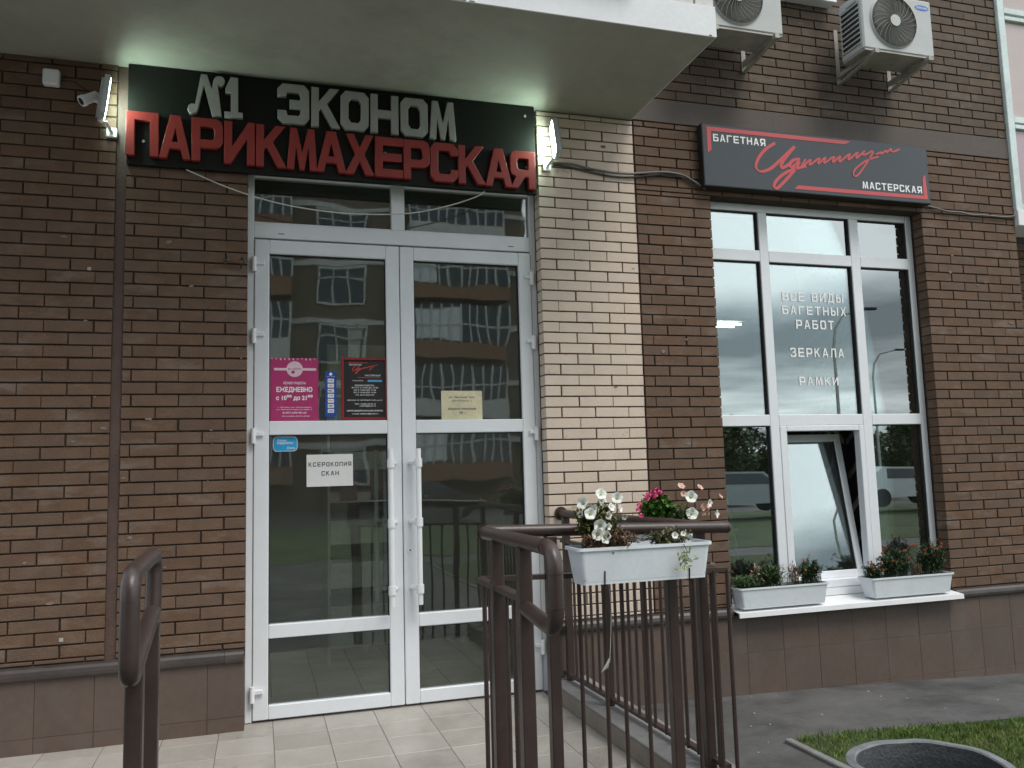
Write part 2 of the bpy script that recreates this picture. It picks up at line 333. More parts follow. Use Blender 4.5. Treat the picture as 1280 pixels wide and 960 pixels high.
cb = thing('landing_curb', (1.86, 0, 0), 'brownish concrete curb along the right edge of the tiled landing under the balusters', 'curb')
MB().box(0, 0.26, -2.0, -0.002, -0.012, 0.1, 0.006).build('curb_block', concM, cb)
MB().box(-0.004, 0.262, -2.0, -0.002, 0.1, 0.112, 0.004).build('curb_coping', mat('grey curb coping', (0.20, 0.195, 0.19), 0.8, var=0.15, bump=0.3), cb)

# ------------------------------------------------------------------ brick walls
CH = 0.0757
BM = {}
def brick_obj(wall, x0, x1, z0, z1, m, hide_depth=0.10):
    wd = round((x1-x0)/0.002)*0.002; ht = round((z1-z0)/0.002)*0.002
    if wd < 0.012 or ht < 0.010: return
    key = (wd, ht, m.name)
    if key not in BM:
        b = MB(); e = 0.0022; x, z = wd/2, ht/2
        v = [(-x+e, 0, -z+e), (x-e, 0, -z+e), (x-e, 0, z-e), (-x+e, 0, z-e), (-x, e, -z), (x, e, -z), (x, e, z), (-x, e, z), (-x, hide_depth, -z), (x, hide_depth, -z), (x, hide_depth, z), (-x, hide_depth, z)]
        b.add(v, [(0, 1, 2, 3)]+[(i+4, (i+1) % 4+4, (i+1) % 4, i) for i in range(4)]+[(i+8, (i+1) % 4+8, (i+1) % 4+4, i+4) for i in range(4)])
        BM[key] = b.mesh('brick', m)
    o = link('brick', BM[key], wall, ((x0+x1)/2+random.uniform(-.001, .001), random.uniform(-0.0025, 0.001), (z0+z1)/2+random.uniform(-.0008, .0008)))
    o.rotation_euler = (random.gauss(0, 0.004), random.gauss(0, 0.0016), random.gauss(0, 0.003))
def lay(wall, spans, z0, z1, zo, hA, hB, mod, m, ends=None):
    """courses of height CH starting at zo; spans(z) gives the x runs; heads at hA / hB + k*mod"""
    n = 0; k0 = int(math.floor((z0-zo)/CH))
    for k in range(k0, 400):
        a, b = max(zo+k*CH, z0)+0.0045, min(zo+(k+1)*CH, z1)-0.0045
        if zo+k*CH >= z1-0.005: break
        h = hA if k % 2 == 0 else hB
        for (s0, s1) in spans((a+b)/2):
            q0 = math.floor((s0-h)/mod); x = s0; j = q0; jl = 0
            while True:
                j += 1; nx = h+j*mod+random.uniform(-.002, .002)
                if nx-x < 0.03 and nx < s1: continue
                if s1-nx < 0.03: nx = s1
                end = min(nx, s1)
                jw = random.choice((0.0055, 0.0048, 0.0035, 0.0022)); l_ = x if x == s0 else x+jl; r_ = end if end == s1 else end-jw
                brick_obj(wall, l_, r_, a, b, m)
                jl = jw; x = end
                if end >= s1: break
# left wall, outer part
wl = thing('brick_wall', (-0.855, 0, 0.48), 'brown brick wall left of the vertical groove, behind the small camera', 'wall')
MO = Matrix
def setp(o):  # children use world numbers: cancel the parent's offset
    for c in o.children: c.location = c.location-o.location
lay(wl, lambda z: [(-3.2, -0.862)], 0.478, 4.14, 0.505, -1.364, -1.229, 0.267, brown)
MB().box(-3.2, -0.862, 0.011, 0.12, 0.475, 4.14).build('mortar', mortar, wl)
MB().box(-0.860, -0.802, 0.014, 0.12, 0.475, 4.12).build('expansion_joint', mat('brown joint sealant', (0.085, 0.052, 0.042), 0.6, var=0.2, scale=8, bump=0.3), wl)
setp(wl)
wm = thing('brick_wall', (-0.8, 0, 0.48), 'brown brick wall between the vertical groove and the white double door', 'wall')
lay(wm, lambda z: [(-0.80, -0.082)], 0.478, 4.095, 0.512, -0.609, -0.749, 0.2685, brown)
MB().box(-0.80, -0.088, 0.011, 0.5, 0.475, 4.095).build('mortar', mortar, wm)
setp(wm)
wc = thing('brick_wall', (1.9, 0, 0.48), 'narrow cream brick pier right of the double door', 'wall')
lay(wc, lambda z: [(1.902, 2.658)], 0.478, 4.095, 0.500, 2.022, 2.157, 0.2545, cream)
MB().box(1.912, 2.657, 0.011, 0.5, 0.475, 4.095).build('mortar', mortar_c, wc)
setp(wc)
OPL, OPR, OPT = 3.29, 5.28, 3.56
wd = thing('brick_wall', (2.67, 0, 0.48), 'dark brown brick pier between the cream pier and the shop window', 'wall')
lay(wd, lambda z: [(2.672, OPL)], 0.478, OPT, 0.497, 2.875, 2.755, 0.27, brown)
MB().box(2.66, OPL-0.006, 0.011, 0.5, 0.475, OPT).build('mortar', mortar, wd)
setp(wd)
wr = thing('brick_wall', (OPR, 0, 0.48), 'brown brick wall right of the shop window up to the building corner', 'wall')
lay(wr, lambda z: [(OPR, 6.285)], 0.478, OPT, 0.479, 5.416, 5.547, 0.258, brown)
MB().box(OPR+0.006, 6.275, 0.011, 0.5, 0.475, OPT).build('mortar', mortar, wr)
setp(wr)
wt_ = thing('brick_wall', (2.67, 0, OPT), 'strip of brown brickwork around the charcoal sign, below the plain brown band', 'wall')
lay(wt_, lambda z: [(2.672, 6.285)], OPT, 4.10, 0.497, 2.875, 2.755, 0.262, brown)
MB().box(2.66, 6.275, 0.011, 0.5, OPT, 4.10).build('mortar', mortar, wt_)
setp(wt_)
wb_ = thing('wall_band', (2.66, 0, 4.1), 'plain brown painted concrete band above the charcoal sign', 'wall band')
MB().box(0, 3.62, -0.006, 0.4, 0.003, 0.187, 0.003).build('band_face', bandM, wb_)
wu = thing('brick_wall', (2.66, 0, 4.29), 'grey brown upper brick wall behind the two air conditioners', 'wall')
lay(wu, lambda z: [(2.66, 6.285)], 4.292, 5.73, 4.292, 2.78, 2.91, 0.262, brownU)
MB().box(2.655, 6.275, 0.011, 0.4, 4.29, 5.75).build('mortar', mortar, wu)
setp(wu)
rs_ = random.Random(31)
smM = mat('pale mortar smear', (0.20, 0.165, 0.135), 0.9, var=0.25, scale=30)
for wall_, x0, x1, z0, z1, n_ in ((wl, -1.5, -0.88, 0.5, 3.2, 9), (wm, -0.78, -0.1, 0.5, 3.2, 12), (wd, 2.7, 3.25, 0.6, 3.3, 9), (wr, 5.32, 6.2, 0.6, 3.3, 14), (wc, 1.95, 2.62, 0.6, 3.9, 6)):
    mb = MB()
    for q in range(n_):
        cx, cz = rs_.uniform(x0, x1), rs_.uniform(z0, z1); k_ = rs_.randint(5, 8); rr = rs_.uniform(0.006, 0.022)
        p = [(cx+math.cos(-2*PI*t_/k_)*rr*rs_.uniform(0.6, 1.4)-wall_.location.x, cz+math.sin(-2*PI*t_/k_)*rr*rs_.uniform(0.3, 0.8)-wall_.location.z) for t_ in range(k_)]
        mb.prism(p, -0.0042, 0.006)
    mb.build('mortar_smear', smM, wall_)
# pale lintel and unpainted stretch behind the sign, over the door
MB().box(-0.088, 1.912, 0.14, 0.5, 3.56, 4.095).build('door_lintel', bandM, label='concrete lintel over the double door behind the black sign', cat='lintel')
# recessed wall past the right corner
we = thing('brick_wall', (6.29, 0.45, 0), 'recessed shaded brick wall past the right corner under the glazed balcony', 'wall')
lay(we, lambda z: [(6.30, 8.0)], 0.478, 3.5, 0.479, 6.4, 6.53, 0.262, brown)
for c_ in we.children: c_.location.y += 0.45
MB().box(6.28, 8.0, 0.461, 0.6, 0.4, 3.6).build('mortar', mortar, we)
setp(we)
for c_ in we.children:
    if c_.name.startswith('mortar'): c_.location = (-6.29, -0.45, 0)
# building mass behind, keeps the sky off
bm_ = MB()
bm_.box(-3.2, -0.09, 0.52, 8, -0.3, 6); bm_.box(-0.09, 8, 7, 8, -0.3, 6); bm_.box(-0.09, 8.2, 0.52, 7, 3.75, 6); bm_.box(7.8, 8.2, 0.7, 7, -0.3, 3.75)
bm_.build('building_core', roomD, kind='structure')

# ------------------------------------------------------------------ plinth
def plinth(name, label, x0, x1, zb, zt, seams, x_first):
    p = thing(name, (x0, 0, 0), label, 'plinth')
    MB().box(0, x1-x0, -0.012, 0.3, zb-0.3, zt, 0).build('tile_bed', tileJ, p)
    zs = [zb-0.3]+seams+[zt-0.001]
    for r in range(len(zs)-1):
        x = x_first-0.3055*math.ceil((x_first-x0)/0.3055)
        while x < x1:
            a, b = max(x, x0)+0.001, min(x+0.3055, x1)-0.001
            if b-a > 0.02:
                y = -0.0195+random.uniform(-.0008, .0008)
                MB().box(a-x0, b-x0, y, -0.008, zs[r]+0.001, zs[r+1]-0.001, 0.001).build('plinth_tile', tileM, p)
            x += 0.3055
    return p
plinth('plinth', 'brown tiled plinth left of the double door', -3.2, -0.085, 0.0, 0.40, [0.085], -1.211)
plinth('plinth', 'brown tiled plinth right of the door under the shop window', 1.905, 6.285, -0.25, 0.415, [-0.158, 0.147], 3.992)
def cap(x0, x1, label):
    o = thing('stone_ledge', (x0, 0, 0.40), label, 'ledge')
    prof = [(0.02, 0.0), (-0.034, 0.0), (-0.044, 0.012), (-0.047, 0.03), (-0.043, 0.052), (-0.03, 0.066), (0.02, 0.078)]
    segs = []; x = x0
    while x < x1-0.01:
        e_ = min(x+1.5, x1); segs.append((x, e_)); x = e_
    for a, b in segs:
        mb = MB(); n = len(prof); v = [(q-x0, y, z) for q in (a+0.001, b-0.001) for y, z in prof]
        mb.add(v, [(i, i+1, n+i+1, n+i) for i in range(n-1)]+[tuple(reversed(range(n))), tuple(range(n, 2*n))]); mb.build('cap_length', capM, o)
cap(-3.2, -0.088, 'dark rounded ledge capping the plinth left of the door')
cap(1.905, 3.27, 'dark rounded ledge capping the plinth between door and shop window')
cap(5.285, 6.29, 'dark rounded ledge capping the plinth right of the window sill')

# ------------------------------------------------------------------ balcony slab and the balcony above
bs = thing('balcony', (2.652, -1.22, 4.1), 'pale overhanging balcony slab above the hairdresser sign', 'balcony')
MB().box(-6.5, 0, 0.004, 1.35, 0, 0.18).build('soffit', slabM, bs)
MB().box(-6.5, 0.003, -0.004, 0.006, -0.003, 0.192).build('fascia', fasM, bs)
MB().box(0.0005, 0.006, 0.006, 1.22, 0.0, 0.192).build('fascia', fasM, bs)
k = 0; bxm = {}
for row in range(16):
    x = -6.5+(0 if row % 2 else -0.13)
    while x < 0:
        a, b = max(x, -6.5), min(x+0.25, -0.0)
        if b-a > 0.03 and b > -3.2:
            MB().box(a+0.003, b-0.003, 0.004, 0.1, 0.195+row*CH, 0.195+row*CH+0.069, 0.002).build('parapet_brick', mat('pale parapet brick', (0.62, 0.60, 0.58), 0.7, rnd=0.05, bump=0.2), bs)
        x += 0.26
MB().box(-6.5, -0.004, 0.012, 0.3, 0.192, 1.42).build('parapet_mortar', mat('parapet mortar', (0.33, 0.32, 0.31), 0.9), bs)
for x, l_ in ((-1.62, 0.05), (-1.55, 0.03), (-0.05, 0.02), (-2.4, 0.04)): MB().box(x, x+l_, -0.0049, -0.0041, -0.001, 0.006).build('chipped_paint', capM, bs)
lt = thing('wall_tray', (2.0, -1.25, 4.37), 'grey flat metal tray on the balcony parapet at the top edge', 'metal tray')
MB().box(-0.9, 0.12, -0.06, 0.03, 0.0, 0.10, 0.006).build('tray', galv, lt)

# ------------------------------------------------------------------ entrance double door
FY = 0.12
dr = thing('double_door', (0.9, FY, 0), 'white framed glass double door under the red and white letters', 'door')
def Db(name, x0, x1, z0, z1, y0, y1, b=0.004, m=upvc, p=None, lab=None):
    par = p or dr; off = Vector((0.9, FY, 0))
    return MB().box(x0-0.9, x1-0.9, y0, y1, z0, z1, b).build(name, m, par, label=lab)
for a in ((-0.086, -0.043, 0.0, 3.56), (1.863, 1.906, 0.0, 3.56)): Db('frame_jamb', *a, 0.0, 0.07)
Db('frame_head', -0.0425, 1.8625, 3.075, 3.178, 0.0, 0.07)
Db('frame_top', -0.0425, 1.8625, 3.49, 3.56, 0.0, 0.07)
Db('transom_mullion', 0.861, 0.953, 3.1785, 3.4895, 0.0, 0.07)
for x0, x1 in ((-0.0425, 0.8605), (0.9535, 1.8625)):
    Db('transom_bead', x0, x1, 3.1785, 3.186, 0.012, 0.05, 0.002)
    MB().box(x0-0.9, x1-0.9, 0.035, 0.040, 3.178, 3.49).build('transom_glass', doorGlass, dr)
for x in (0.13, 1.72):
    Db('drain_slot', x-0.02, x+0.02, 3.105, 3.110, -0.0015, 0.002, 0.001, upvcD)
def leaf(x0, x1, side):
    lf = bpy.data.objects.new('door_leaf', None); C.objects.link(lf); lf.parent = dr; lf.location = (x0-0.9, 0, 0)
    W = x1-x0; sl_, sr_ = 0.094, 0.092
    def P(name, a, b, c, d, y0=-0.008, y1=0.062, bv=0.005, m=upvc): return MB().box(a, b, y0, y1, c, d, bv).build(name, m, lf)
    P('stile', 0, sl_, 0.012, 3.062); P('stile', W-sr_, W, 0.012, 3.062)
    for (c, d) in ((0.012, 0.097), (0.500, 0.586), (1.775, 1.865), (2.970, 3.062)): P('rail', sl_+0.0004, W-sr_-0.0004, c, d)
    for (c, d) in ((0.097, 0.5), (0.586, 1.775), (1.865, 2.97)):
        P('pane', sl_, W-sr_, c, d, 0.026, 0.031, 0, doorGlass)
        for q in ((sl_, sl_+0.006, c, d), (W-sr_-0.006, W-sr_, c, d)): P('gasket', *q, 0.012, 0.024, 0, upvcD)
        P('gasket', sl_+0.006, W-sr_-0.006, d-0.006, d, 0.012, 0.024, 0, upvcD)
    return lf
lL = leaf(-0.040, 0.908, 'l'); lR = leaf(0.914, 1.860, 'r')
Db('meeting_gap', 0.9085, 0.9135, 0.012, 3.06, 0.02, 0.03, 0, upvcD)
def handle(x, xs, y, ya):
    b = MB(); b.tube([(x-0.9, y-FY, 0.655), (x-0.9, y-FY, 1.67)], 0.0175, 14)
    h = b.build('pull_handle', white, dr)
    for z in (0.755, 1.186, 1.575):
        q = MB(); q.tube([(x-0.9, y-FY, z-0.028), (x-0.9, y-FY, z+0.028)], 0.025, 14); q.tube([(x-0.9, y-FY, z), (xs-0.9, ya-FY, z)], 0.014, 12)
        q.build('handle_bracket', white, h)
handle(0.822, 0.862, 0.028, 0.112); handle(1.005, 0.962, 0.028, 0.112)
handle(0.76, 0.80, 0.285, 0.18)
lk = MB(); lk.tube([(0.955-0.9, -0.0085, 0.995), (0.955-0.9, -0.013, 0.995)], 0.017, 14); lk.build('lock_plate', white, dr)
MB().tube([(0.955-0.9, -0.0128, 1.0), (0.955-0.9, -0.0145, 1.0)], 0.006, 10).build('keyhole', blackM, dr)
for x, zs_ in ((-0.042, (2.89, 2.416, 1.77, 0.175)), (1.862, (2.874, 2.409, 1.761, 0.30))):
    for z in zs_:
        h = MB(); h.tube([(x-0.9, -0.026, z-0.048), (x-0.9, -0.026, z+0.048)], 0.0165, 14); h = h.build('hinge', white, dr)
        s = 1 if x < 0.9 else -1
        MB().box(min(x, x+s*0.05)-0.9, max(x, x+s*0.065)-0.9, -0.030, -0.0085, z-0.002, z+0.026, 0.004).build('hinge_plate', white, h)
# the lobby behind the door
lb = MB().box(-0.25, 2.6, 0.9, 2.9, -0.3, -0.01).build('lobby_floor', groutM, kind='structure')
for i in range(-1, 8):
    for j in range(0, 7):
        x, y = 0.082+i*0.3095, 0.125+j*0.3
        MB().box(x+.0015, x+.308, y+.0015, y+.2985, -.012, 0.0, .0015).build('floor_tile', floorM, lb)
lw = MB(); lw.box(-0.25, -0.15, 0.5, 3, 0, 3.75); lw.box(2.5, 2.6, 0.5, 3, 0, 3.75); lw.box(-0.15, 2.5, 2.3, 2.4, 0, 3.75); lw.build('lobby_walls', roomM, kind='structure')
SHELVES = ((0.12, 0.453), (0.594, 0.80), (0.947, 1.142), (1.285, 1.37), (1.55, 1.70), (1.95, 2.60))
ct = thing('reception_shelf', (1.15, 1.55, 0), 'pale slatted shelving unit inside the lobby seen through the left door leaf', 'shelving')
MB().box(-0.62, -0.60, 0, 0.7, 0, 2.6).build('side_panel', roomL, ct)
for z0, z1 in SHELVES:
    MB().box(-0.60, 0.0, 0, 0.7, z0, z1, 0.004).build('shelf_panel', mat('off white shelf board', (0.80, 0.78, 0.72), 0.6), ct)
MB().box(-0.60, 0.0, 0.6, 0.68, 0.0, 2.6).build('back_panel', blackM, ct)
for x in (-0.45, -0.2):
    MB().box(x-0.07, x+0.07, -0.02, -0.002, 1.30, 1.54, 0.003).build('framed_card', mat('dull red print', (0.16, 0.03, 0.03), 0.6), ct)
bn = thing('bench', (1.7, 1.9, 0), 'low dark bench standing on the lobby tiles behind the glass', 'bench')
MB().box(-0.9, 0.7, 0, 0.35, 0.10, 0.16, 0.01).build('bench_seat', roomL, bn)
for x in (-0.85, 0.62): MB().box(x, x+0.05, 0.02, 0.33, 0, 0.10).build('leg', blackM, bn)

# ------------------------------------------------------------------ notices on the door glass
GY = FY+0.022
def card(name, x0, x1, z0, z1, m, label, cat, th=0.003, y=GY):
    o = thing(name, ((x0+x1)/2, y, z0), label, cat); xc = (x0+x1)/2
    MB().box(x0-xc, x1-xc, -th, 0, 0, z1-z0).build('panel', m, o); return o, (xc, y, z0), y-th
pinkM = mat('magenta poster', (0.42, 0.035, 0.15), 0.35, var=0.06); pinkL = mat('pale pink print', (0.75, 0.55, 0.62), 0.4)
o, l0, yy = card('poster', 0.063, 0.366, 1.868, 2.280, pinkM, 'magenta opening hours poster on the left door leaf', 'poster')
def T(body, x0, x1, z0, z1, m, off=0.0, par=None, dy=0.0): return text(body, x0, x1, z0, z1, yy-dy, m, o, off=off, loc0=l0)
def disc(cx, cz, r, m, name, dy=0.0008, sx=1.0, ring=0):
    v = [(cx+math.cos(2*PI*i/28)*r*sx-l0[0], yy-dy-l0[1], cz+math.sin(2*PI*i/28)*r-l0[2]) for i in range(28)]
    return MB().add(v, [tuple(range(28))]).build(name, m, o)
MB().box(0.085-l0[0], 0.352-l0[0], yy-l0[1]-0.0008, yy-l0[1]-0.0001, 2.198-l0[2], 2.214-l0[2]).build('logo_band', pinkL, o)
disc(0.215, 2.207, 0.052, pinkL, 'logo_disc', 0.0016); disc(0.205, 2.187, 0.011, pinkM, 'logo_dot', 0.0024)
T('№1 ЭКОНОМ', 0.175, 0.255, 2.203, 2.213, pinkM, 0.01, dy=0.0022)
for i in range(22):
    a = 0.066+i*0.0135; r = random.uniform(0.004, 0.010)
    v = [(a-l0[0], -0.0045, 2.279-l0[2]), (a+0.004-l0[0], -0.0045, 2.279-r*1.5-l0[2]), (a+0.011-l0[0], -0.0045, 2.277-r-l0[2]), (a+0.008-l0[0], -0.0045, 2.279-l0[2])]
    MB().add(v, [(0, 1, 2, 3)]).build('border_leaf', pinkL, o) if i % 2 == 0 else None
T('РЕЖИМ РАБОТЫ', 0.145, 0.285, 2.106, 2.124, prW, 0.01); T('ЕЖЕДНЕВНО', 0.10, 0.328, 2.050, 2.090, prW, 0.03)
T('с 10⁰⁰ до 21⁰⁰', 0.098, 0.330, 1.997, 2.038, prW, 0.03)
T('г. Москва, пос. Коммунарка', 0.108, 0.320, 1.951, 1.960, prW, 0.01); T('ул. Липовый парк, д.4 корп. 2', 0.100, 0.326, 1.936, 1.946, prW, 0.01)
T('8-977-590-90-20', 0.140, 0.290, 1.914, 1.926, prW, 0.01); T('ekonomnaya_berkut_group', 0.135, 0.310, 1.893, 1.903, prW, 0.01)
o, l0, yy = card('payment_sticker', 0.410, 0.484, 1.892, 2.194, mat('royal blue sticker', (0.02, 0.07, 0.33), 0.35), 'narrow blue strip of payment card logos between the two posters', 'sticker')
disc(0.447, 2.176, 0.010, prW, 'logo'); T('Принимаем', 0.420, 0.474, 2.156, 2.163, prW)
prK = mat('dark print', (0.05, 0.05, 0.09), 0.5)
for i, tx in enumerate(('МИР', 'VISA', 'MC', 'JCB', 'Pay', 'SBP', 'СБЕР')):
    z = 2.120-i*0.0335
    MB().box(0.427-l0[0], 0.467-l0[0], yy-l0[1]-0.001, yy-l0[1]-0.0002, z-l0[2], z+0.025-l0[2]).build('card_badge', prW, o)
    T(tx, 0.432, 0.462, z+0.006, z+0.019, (prK, prR, blackM)[i % 3], 0.01, dy=0.0012)
frR = mat('dark red picture frame', (0.27, 0.018, 0.022), 0.4)
o, l0, yy = card('poster', 0.520, 0.818, 1.872, 2.282, mat('black poster paper', (0.018, 0.016, 0.018), 0.4), 'black poster in a dark red frame on the left door leaf', 'poster')
for q in ((-0.152, -0.138, 0, 0.414), (0.138, 0.152, 0, 0.414), (-0.1375, 0.1375, 0.400, 0.414), (-0.1375, 0.1375, 0, 0.014)):
    MB().box(q[0], q[1], -0.014, 0.001, q[2], q[3], 0.002).build('frame', frR, o)
T('БАГЕТНАЯ', 0.570, 0.650, 2.236, 2.246, prW, 0.01); T('МАСТЕРСКАЯ', 0.672, 0.775, 2.163, 2.174, prW, 0.01)
MB().box(0.565-l0[0], 0.690-l0[0], -0.0045, -0.0035, 2.252-l0[2], 2.256-l0[2]).build('rule', prR, o); MB().box(0.625-l0[0], 0.775-l0[0], -0.0045, -0.0035, 2.152-l0[2], 2.156-l0[2]).build('rule', prR, o)
SCRIPT_AT = (o, l0, yy)
T('Режим работы', 0.590, 0.660, 2.128, 2.138, prW); 
MB().box(0.690-l0[0], 0.785-l0[0], -0.0045, -0.0035, 2.125-l0[2], 2.139-l0[2]).build('blue_tag', mat('sky blue print', (0.08, 0.36, 0.62), 0.4), o)
for tx, z, a, b in (('РЕЖИМ РАБОТЫ:', 2.096, .605, .735), ('ВТ-ПТ С 10.00 ДО 19.00', 2.080, .585, .760), ('СБ С 10.00 ДО 17.00', 2.064, .597, .745), ('ВС С 10.00 ДО 17.00', 2.048, .597, .745), ('ПН. ВЫХОДНОЙ', 2.032, .610, .732), ('МОСКВА УЛ ЛИПОВЫЙ ПАРК д.4 к.2', 1.997, .556, .786), ('ТЕЛ: +7(495)142-97-12', 1.970, .602, .742), ('+7(977)890-97-12', 1.956, .633, .742), ('WWW.BAGETNAYA-IDILLIUM.RU', 1.926, .550, .790), ('e-mail: idillium@mail.ru', 1.905, .585, .757)):
    T(tx, a, b, z, z+0.0105, prW, 0.012)
o, l0, yy = card('paper_notice', 1.192, 1.482, 1.868, 2.066, mat('pale yellow paper', (0.62, 0.58, 0.38), 0.7), 'pale yellow paper address notice on the right door leaf', 'notice')
T('ул. Липовый Парк', 1.245, 1.430, 2.012, 2.030, prK, 0.005); T('дом 4 корпус 2', 1.265, 1.410, 1.988, 2.004, prK, 0.005)
T('нежилое помещение', 1.238, 1.438, 1.932, 1.946, prK, 0.012); T('№ 1', 1.320, 1.360, 1.906, 1.922, prK, 0.005)
o = thing('security_sticker', (0.156, GY, 1.669), 'light blue rounded security sticker under the magenta poster', 'sticker'); l0 = (0.156, GY, 1.669); yy = GY-0.002
def rrect(x0, x1, z0, z1, r, y, m, name):
    p = []
    for cx, cz, a0 in ((x1-r, z1-r, 0), (x0+r, z1-r, 90), (x0+r, z0+r, 180), (x1-r, z0+r, 270)):
        for k in range(5):
            a = math.radians(a0+k*22.5); p.append((cx+r*math.cos(a)-l0[0], cz+r*math.sin(a)-l0[2]))
    return MB().prism(list(reversed(p)), y+0.0006-l0[1], y-l0[1]).build(name, m, o)
cyM = mat('cyan sticker', (0.03, 0.33, 0.62), 0.35)
rrect(0.080, 0.233, 1.670, 1.765, 0.026, yy+0.0007, prW, 'white_edge'); rrect(0.083, 0.230, 1.673, 1.762, 0.024, yy, cyM, 'blue_face'); rrect(0.088, 0.118, 1.668, 1.69, 0.008, yy+0.0012, cyM, 'corner_tab')
T('Объект', 0.105, 0.165, 1.733, 1.749, prW, 0.01); T('охраняется', 0.105, 0.205, 1.712, 1.729, prW, 0.01); T('Delta', 0.17, 0.218, 1.685, 1.699, prW, 0.005)
o, l0, yy = card('paper_notice', 0.290, 0.588, 1.437, 1.645, mat('white office paper', (0.66, 0.67, 0.65), 0.7, var=0.03), 'white paper notice about photocopies on the left door leaf', 'notice')
KS = (o, l0, yy)

# ------------------------------------------------------------------ shop window
wn = thing('shop_window', (4.28, FY, 0.475), 'tall white shop window with nine panes and one tilted sash', 'window')
WX, WZ = 4.28, 0.475
def Wb(name, x0, x1, z0, z1, y0=0.0, y1=0.07, b=0.004, m=upvc, p=None): return MB().box(x0-WX, x1-WX, y0, y1, z0-WZ, z1-WZ, b).build(name, m, p or wn)
Wb('frame_jamb', 3.292, 3.352, 0.478, 3.56); Wb('frame_jamb', 5.222, 5.279, 0.478, 3.56)
M1, M2 = (3.783, 3.863), (4.648, 4.736)
Wb('mullion', *M1, 0.54, 3.4995); Wb('mullion', *M2, 0.54, 3.4995)
Wb('frame_head', 3.3525, 5.2215, 3.50, 3.56); Wb('frame_sill', 3.3525, 5.2215, 0.478, 0.5395)
bays = ((3.352, M1[0]), (M1[1], M2[0]), (M2[1], 5.222))
for a, b in bays:
    Wb('transom', a+0.0005, b-0.0005, 3.097, 3.187); Wb('transom', a+0.0005, b-0.0005, 1.795, 1.882)
k = 0
for i, (a, b) in enumerate(bays):
    for (c, d) in ((0.54, 1.795), (1.882, 3.097), (3.187, 3.5)):
        if i == 1 and c < 1: continue
        Wb('window_pane', a, b, c, d, 0.032, 0.037, 0, winGlass)
        Wb('gasket', a, a+0.006, c, d, 0.012, 0.03, 0, upvcD); Wb('gasket', b-0.008, b, c, d, 0.010, 0.03, 0, upvcD); Wb('gasket', a+0.006, b-0.008, d-0.007, d, 0.012, 0.03, 0, upvcD)
a, b = bays[1]
for q in ((a+.0005, a+0.062, 0.540, 1.7945), (b-0.048, b-.0005, 0.540, 1.7945), (a+0.0625, b-0.0485, 1.752, 1.7945), (a+0.0625, b-0.0485, 0.540, 0.600)): Wb('opening_frame', *q, -0.004, 0.066)
sh = bpy.data.objects.new('tilted_sash', None); C.objects.link(sh); sh.parent = wn; sh['label'] = 'tilted open sash leaning into the room'
sh.location = ((a+b)/2-WX+0.006, 0.05, 0.60-WZ); sh.rotation_euler.x = math.radians(-9.5)
hw, hh = (b-a-0.11)/2, 1.15
for q in ((-hw, -hw+0.058, 0, hh), (hw-0.058, hw, 0, hh), (-hw+0.0585, hw-0.0585, 0, 0.058), (-hw+0.0585, hw-0.0585, hh-0.058, hh)):
    MB().box(q[0], q[1], 0, 0.06, q[2], q[3], 0.004).build('sash_frame', upvc, sh)
MB().box(-hw+0.058, hw-0.058, 0.026, 0.031, 0.058, hh-0.058).build('sash_pane', glassmat('sash glass', (0.62, 0.70, 0.70), 0.16, 1.4, 0.0005, 1.2), sh)
MB().box(hw-0.066, hw-0.058, 0.01, 0.025, 0.058, hh-0.058).build('gasket', upvcD, sh)
MB().box(hw+0.001, hw+0.004, 0.012, 0.05, 0.02, hh-0.02).build('gasket', upvcD, sh)
# window lettering: white film on the outer face
WL = (WX, FY, WZ)
# sill board
ws = thing('window_sill', (4.28, 0, 0.475), 'white metal window sill carrying two flower boxes', 'window sill')
mb = MB(); mb.add([(-1.005, 0.13, 0.0), (1.0, 0.13, 0.0), (1.0, -0.11, -0.028), (-1.005, -0.11, -0.028), (-1.005, -0.112, -0.062), (1.0, -0.112, -0.062), (-1.005, -0.098, -0.060), (1.0, -0.098, -0.060), (-1.005, 0.13, -0.006), (1.0, 0.13, -0.006), (1.0, -0.1, -0.034), (-1.005, -0.1, -0.034)],
    [(3, 2, 1, 0), (4, 5, 2, 3), (6, 7, 5, 4), (8, 9, 10, 11), (11, 10, 7, 6), (0, 8, 11, 3), (3, 11, 6, 4), (1, 2, 10, 9), (2, 5, 7, 10)]); mb.build('sill_sheet', white, ws)
# shop interior
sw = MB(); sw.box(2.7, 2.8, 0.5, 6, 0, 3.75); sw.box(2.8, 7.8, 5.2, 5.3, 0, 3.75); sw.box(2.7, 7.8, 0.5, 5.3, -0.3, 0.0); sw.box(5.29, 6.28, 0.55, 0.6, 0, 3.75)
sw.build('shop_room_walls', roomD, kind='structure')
sw2 = MB().box(2.8, 7.8, 0.52, 5.2, 3.68, 3.745).build('shop_ceiling', roomL, kind='structure')
cl = thing('ceiling_lamp', (5.42, 3.5, 3.24), 'lit fluorescent ceiling lamp inside the shop behind the left pane', 'lamp')
MB().box(-0.3, 0.3, -0.15, 0.15, 0.03, 0.08).build('housing', white, cl)
for x in (-0.2, 0.2): MB().tube([(x, 0, 0.08), (x, 0, 0.44)], 0.003, 6).build('suspension_wire', blackM, cl)
for y in (-0.08, 0.08): MB().tube([(-0.28, y, 0.0), (0.28, y, 0.0)], 0.013, 8).build('tube', emis('fluorescent tube', (1, 0.93, 0.82), 6), cl)
cu = thing('curtain', (5.15, 0.42, 0.5), 'pale vertical curtain hanging behind the right window panes', 'curtain')
